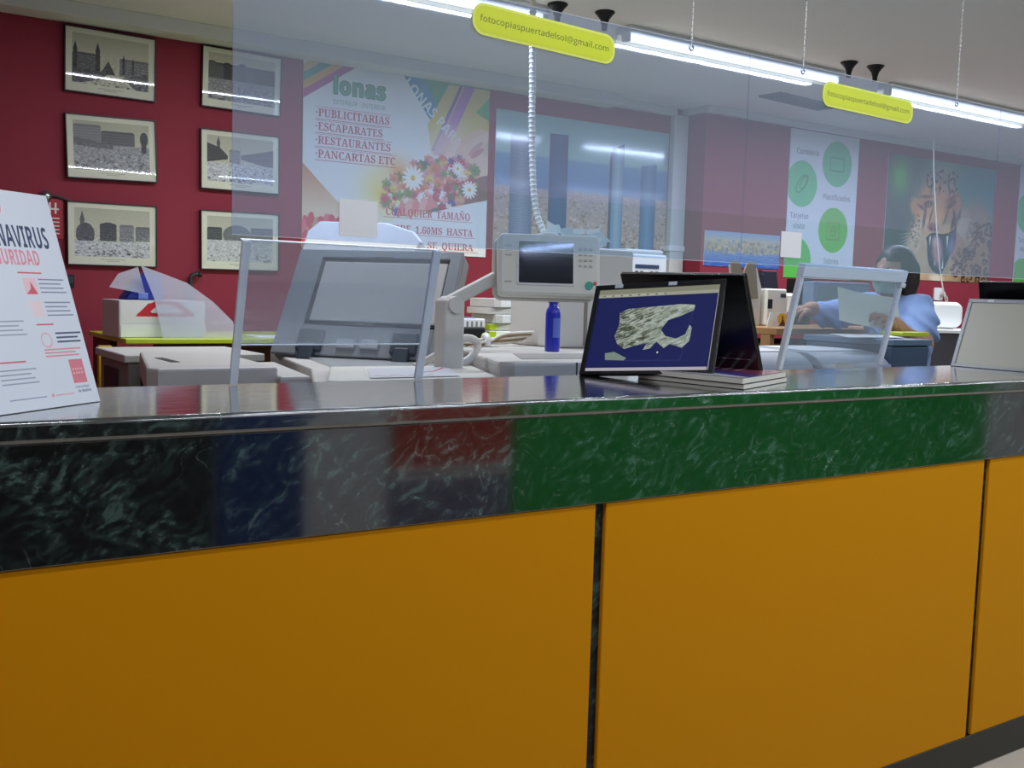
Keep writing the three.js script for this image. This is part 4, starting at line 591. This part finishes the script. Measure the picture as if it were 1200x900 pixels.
// ================================================================ THE WOMAN
function field2geo(f, c, half, cell) {
  const size = Math.ceil(2 * half / cell), mc = new MarchingCubes(size, new THREE.MeshStandardMaterial(), false, false, 400000);
  mc.isolation = 0; const h = size / 2;
  for (let k = 0; k < size; k++) for (let j = 0; j < size; j++) for (let i = 0; i < size; i++) {
    const d = f(c[0] + (i - h) / h * half, c[1] + (j - h) / h * half, c[2] + (k - h) / h * half); mc.field[i + j * size + k * size * size] = Math.max(-1, Math.min(1, -d * 12));
  }
  mc.update(); const n = mc.count; const p = new Float32Array(n * 3);
  for (let i = 0; i < n; i++) for (let a = 0; a < 3; a++) p[i * 3 + a] = mc.positionArray[i * 3 + a] * half + c[a];
  let g = new THREE.BufferGeometry(); g.setAttribute('position', new THREE.BufferAttribute(p, 3)); g = mergeVertices(g, cell * 0.02); g.computeVertexNormals(); return g;
}
const cap = (A, B, ra, rb) => { const bx_ = B[0] - A[0], by = B[1] - A[1], bz = B[2] - A[2], L = bx_ * bx_ + by * by + bz * bz; return (x, y, z) => { const px = x - A[0], py = y - A[1], pz = z - A[2]; const t = Math.max(0, Math.min(1, (px * bx_ + py * by + pz * bz) / L)); return Math.hypot(px - bx_ * t, py - by * t, pz - bz * t) - (ra + (rb - ra) * t); }; };
const smin = (a, b, k) => { const h = Math.max(k - Math.abs(a - b), 0) / k; return Math.min(a, b) - h * h * k / 4; };
const union = (list, k) => (x, y, z) => { let d = 9; for (const f of list) d = smin(d, f(x, y, z), k); return d; };
const ell = (c, r, q) => (x, y, z) => { let a = x - c[0], b = y - c[1], e = z - c[2]; if (q) { const co = Math.cos(q), si = Math.sin(q); [a, e] = [a * co - e * si, a * si + e * co]; } const k = Math.hypot(a / r[0], b / r[1], e / r[2]); return (k - 1) * Math.min(...r); };
{
  const hip = [4.45, 0.92, -1.62], waist = [4.44, 1.05, -1.62], chest = [4.425, 1.2, -1.615], neck = [4.4, 1.33, -1.61], head = [4.365, 1.452, -1.6];
  const fw = [-0.998, 0, -0.06], lf = [-0.06, 0, 0.998];               // facing, her left
  const at = (o, f, l, u) => [o[0] + fw[0] * f + lf[0] * l, o[1] + u, o[2] + fw[2] * f + lf[2] * l];
  const nS = [4.42, 1.29, -1.49], fS = [4.4, 1.3, -1.75], nE = [4.26, 1.115, -1.345], nW = [4.085, 1.2, -1.365], nH = [4.02, 1.228, -1.37], fE = [4.17, 1.238, -1.79], fW = [4.02, 1.262, -1.8], fH = [3.955, 1.258, -1.8];
  const legs = []; for (const s of [-1, 1]) { const h = at(hip, 0, 0.085 * s, -0.03), k = at(hip, 0.02, 0.09 * s, -0.46), a = at(hip, -0.02, 0.09 * s, -0.85), toe = at(hip, 0.13, 0.1 * s, -0.885); legs.push(cap(h, k, 0.085, 0.055), cap(k, a, 0.055, 0.036), cap(a, toe, 0.034, 0.026)); }
  const bodyF = union([cap(hip, waist, 0.14, 0.115), cap(waist, chest, 0.115, 0.125), cap(at(chest, 0, -0.1, 0.03), at(chest, 0, 0.1, 0.03), 0.085, 0.085), cap(chest, neck, 0.1, 0.05), cap(neck, at(head, -0.01, 0, -0.05), 0.048, 0.05), cap(nS, nE, 0.052, 0.042), cap(nE, nW, 0.042, 0.027), cap(fS, fE, 0.052, 0.042), cap(fE, fW, 0.042, 0.027), cap(nW, nH, 0.026, 0.02), cap(fW, fH, 0.026, 0.02), ...legs], 0.05);
  const ang = Math.atan2(fw[2], fw[0]);                            // head turned along fw
  const headF = union([ell(at(head, -0.01, 0, 0.02), [0.092, 0.098, 0.076], -ang), ell(at(head, 0.025, 0, -0.035), [0.066, 0.075, 0.058], -ang), cap(at(head, 0.085, 0, 0.012), at(head, 0.107, 0, -0.022), 0.009, 0.014), cap(at(head, -0.01, 0.076, -0.012), at(head, -0.015, 0.08, 0.012), 0.012, 0.014), cap(at(head, -0.01, -0.076, -0.012), at(head, -0.015, -0.08, 0.012), 0.012, 0.014), cap(at(head, 0.082, 0.022, -0.058), at(head, 0.082, -0.022, -0.058), 0.009, 0.009), cap(at(head, 0.05, 0, -0.095), at(head, 0.066, 0, -0.088), 0.024, 0.02), cap(at(head, -0.02, 0, -0.05), neck, 0.05, 0.048)], 0.022);
  const hand = (W, H, up, across) => { // palm plus five curled fingers; up = back of hand direction, across = index-to-little direction
    const dir = H.map((v, i) => v - W[i]), L = Math.hypot(...dir), d = dir.map((v) => v / L); const P = (f, a, u) => [0, 1, 2].map((i) => W[i] + d[i] * f + across[i] * a + up[i] * u);
    const list = [cap(P(0.02, -0.014, 0), P(0.075, -0.026, 0), 0.015, 0.013), cap(P(0.02, 0.014, 0), P(0.07, 0.026, 0), 0.015, 0.012), cap(P(0, 0, 0), P(0.07, 0, 0), 0.022, 0.014)];
    const fingers = [[-0.03, 0.07, 1], [-0.01, 0.076, 1.1], [0.011, 0.072, 1.03], [0.03, 0.062, 0.82]];
    const fs = fingers.map(([a, f, s]) => union([cap(P(f, a, 0), P(f + 0.033 * s, a * 1.08, -0.006), 0.0088, 0.0082), cap(P(f + 0.033 * s, a * 1.08, -0.006), P(f + 0.05 * s, a * 1.08, -0.024), 0.0082, 0.0076), cap(P(f + 0.05 * s, a * 1.08, -0.024), P(f + 0.052 * s, a * 1.06, -0.043), 0.0076, 0.0066)], 0.004));
    const th = union([cap(P(0.022, -0.022, -0.004), P(0.05, -0.046, -0.016), 0.012, 0.0095), cap(P(0.05, -0.046, -0.016), P(0.074, -0.048, -0.034), 0.0095, 0.0078)], 0.006);
    const palm = union(list, 0.02); return (x, y, z) => { let q = palm(x, y, z); for (const f of fs) q = smin(q, f(x, y, z), 0.004); return smin(q, th(x, y, z), 0.008); };
  };
  const skin = phy(0xb98b72, 0.55, { sheen: 0.2 });
  const g1 = field2geo(bodyF, [4.2, 0.78, -1.6], 0.86, 0.0135), g2 = field2geo(headF, [4.365, 1.43, -1.6], 0.16, 0.004);
  const h1 = field2geo(hand(nW, nH, [0.2, 0.85, 0.48], [0.25, -0.5, 0.83]), [4.02, 1.225, -1.37], 0.11, 0.0032), h2 = field2geo(hand(fW, fH, [0, 0.95, 0.3], [0, -0.3, 0.95]), [3.945, 1.255, -1.8], 0.11, 0.0032);
  const w = thing('person', 'dark-haired woman in a blue cardigan and face mask holding a sheet of paper', 'person');
  w.position.set(0, 0, 0);
  part('body', mergeGeometries([g1, g2, h1, h2]), skin, w);
  const hairF = union([ell(at(head, -0.022, 0, 0.032), [0.103, 0.104, 0.092], -ang), ell(at(head, -0.05, 0, -0.04), [0.07, 0.085, 0.1], -ang), cap(at(head, -0.04, 0.072, 0.02), at(head, -0.03, 0.082, -0.105), 0.038, 0.026), cap(at(head, -0.04, -0.072, 0.02), at(head, -0.03, -0.082, -0.105), 0.038, 0.026), cap(at(head, -0.09, 0, 0), at(head, -0.085, 0, -0.11), 0.045, 0.03)], 0.03);
  const faceCut = (x, y, z) => { const dx = x - head[0], dz = z - head[2]; const f = dx * fw[0] + dz * fw[2], u = y - head[1]; return Math.max(hairF(x, y, z), u < 0.052 ? f - 0.03 : f - 0.075 + (u - 0.05) * 0.3); };
  part('hair', field2geo(faceCut, [4.38, 1.42, -1.6], 0.2, 0.005), std(0x2a1a18, 0.5), w);
  const maskF = (x, y, z) => { const dx = x - head[0], dz = z - head[2]; const f = dx * fw[0] + dz * fw[2], u = y - head[1], l = dx * lf[0] + dz * lf[2]; const d = Math.abs(headF(x, y, z) - 0.006) - 0.004; return Math.max(d, -f + 0.012, u + 0.012, -u - 0.108 - Math.abs(l) * 0.2 + 0.01); };
  part('mask', field2geo(maskF, [4.33, 1.4, -1.58], 0.12, 0.003), std(0xa9c9c4, 0.8), w, 'pale green face mask');
  for (const s of [-1, 1]) part('eye', new THREE.SphereGeometry(0.009, 12, 8).translate(...at(head, 0.078, 0.031 * s, 0.014)), std(0x1d1512, 0.3), w);
  const topF = union([cap(at(hip, 0, 0, -0.06), waist, 0.168, 0.15), cap(waist, chest, 0.15, 0.152), cap(at(chest, -0.01, -0.085, 0.045), at(chest, -0.01, 0.085, 0.045), 0.095, 0.095), cap(nS, [4.35, 1.2, -1.42], 0.074, 0.072), cap([4.35, 1.2, -1.42], [4.275, 1.12, -1.36], 0.072, 0.064), cap([4.32, 1.16, -1.39], [4.34, 0.98, -1.4], 0.058, 0.05), cap(fS, fE, 0.078, 0.062), cap(fE, [4.07, 1.248, -1.79], 0.06, 0.052)], 0.04);
  const foldF = (x, y, z) => topF(x, y, z) + 0.013 * Math.sin((x * 0.9 + z * 0.9) * 60 + y * 38 + 2 * Math.sin(y * 21)) * Math.min(1, Math.max(0, (1.32 - y) * 6)) + Math.max(0, (y - 1.345) * 2);
  part('cardigan', field2geo(foldF, [4.28, 1.05, -1.58], 0.42, 0.009), std(0x8fabdf, 0.85), w, 'light blue cardigan with wide sleeves');
  const stripes = canvasTex(128, 16, (g, W, H) => { g.fillStyle = '#cfd4e4'; g.fillRect(0, 0, W, H); for (let i = 0; i < 16; i++) { g.fillStyle = '#5c6aa8'; g.fillRect(i * 8, 0, 3, H); } }, true);
  const blouse = field2geo((x, y, z) => Math.max(topF(x, y, z) - 0.004, -(((x - chest[0]) * fw[0] + (z - chest[2]) * fw[2]) - 0.06), Math.abs((x - chest[0]) * lf[0] + (z - chest[2]) * lf[2] - 0.03) - 0.055, y - 1.31), [4.33, 1.1, -1.55], 0.26, 0.007);
  { const p = blouse.attributes.position, uv = new Float32Array(p.count * 2); for (let i = 0; i < p.count; i++) { uv[2 * i] = ((p.getX(i) - chest[0]) * lf[0] + (p.getZ(i) - chest[2]) * lf[2]) * 6; uv[2 * i + 1] = p.getY(i); } blouse.setAttribute('uv', new THREE.BufferAttribute(uv, 2)); }
  part('blouse', blouse, std(0xffffff, 0.8, { map: stripes }), w, 'white blouse with fine blue stripes');
  const trouF = union([cap(at(hip, 0, -0.05, 0), at(hip, 0, 0.05, 0), 0.135, 0.135), ...[-1, 1].flatMap((s) => { const h = at(hip, 0, 0.085 * s, -0.03), k = at(hip, 0.02, 0.09 * s, -0.46), a = at(hip, -0.02, 0.09 * s, -0.83); return [cap(h, k, 0.1, 0.072), cap(k, a, 0.072, 0.062)]; })], 0.04);
  part('trousers', field2geo((x, y, z) => Math.max(trouF(x, y, z), 0.06 - y), [4.44, 0.52, -1.61], 0.56, 0.014), std(0x3a4a70, 0.9), w, 'dark blue trousers');
  for (const s of [-1, 1]) { const a = at(hip, -0.02, 0.09 * s, -0.88), b = at(hip, 0.14, 0.1 * s, -0.885); part('shoe', field2geo((x, y, z) => Math.max(union([cap(a, b, 0.045, 0.038)], 0.01)(x, y, z), 0.003 - y), [(a[0] + b[0]) / 2, 0.05, (a[2] + b[2]) / 2], 0.16, 0.007), M.black, w); }
  // the sheet she holds, gently curled
  const sg = new THREE.PlaneGeometry(0.36, 0.15, 16, 6); const p = sg.attributes.position; for (let i = 0; i < p.count; i++) { const x = p.getX(i), y = p.getY(i); p.setXYZ(i, x, y - x * 0.12, 0.12 * (x / 0.36) * (x / 0.36)); } sg.computeVertexNormals();
  const sh = solo('held_sheet', sg, phy(0xdfe6dc, 0.8, { side: THREE.DoubleSide, transmission: 0.15, thickness: 0 }), 'pale sheet of paper held up by the woman behind the framed guard', 'paper'); sh.position.set(3.925, 1.27, -1.42); sh.rotation.set(-0.15, -8 * D, 0, 'YXZ');
}

// ================================================================ PUBLIC SIDE BEHIND THE CAMERA (mirrored in the polished stone)
function board(x0, x1, y0, y1, color, label) {
  const t = thing('display_board', label, 'board', [(x0 + x1) / 2, (y0 + y1) / 2, 2.8]); const w = x1 - x0, h = y1 - y0;
  part('panel', bx(-w / 2, w / 2, -h / 2, h / 2, -0.03, 0, 0.004), std(color, 0.5), t);
  part('frame', [bx(-w / 2, w / 2, h / 2 - 0.02, h / 2, -0.04, -0.028), bx(-w / 2, w / 2, -h / 2, -h / 2 + 0.02, -0.04, -0.028)], M.trim, t);
}
board(2.95, 7.2, 0.05, 1.86, 0x2aa648, 'long green display board on the wall opposite the counter');
board(2.25, 2.92, 0.42, 0.95, 0xb5483a, 'square red display board on the wall opposite the counter');
board(2.25, 2.92, 0.05, 0.4, 0x77748c, 'low mauve display board on the wall opposite the counter');
board(1.4, 1.8, 0.1, 1.0, 0x24427e, 'narrow navy display board on the wall opposite the counter');
board(-1.9, 1.38, 0.05, 1.2, 0x26282a, 'dark panelling on the wall opposite the left end of the counter');

for (const o of scene.children) o.traverse((c) => { if (c.isMesh) c.castShadow = c.receiveShadow = true; });
renderer.render(scene, camera);
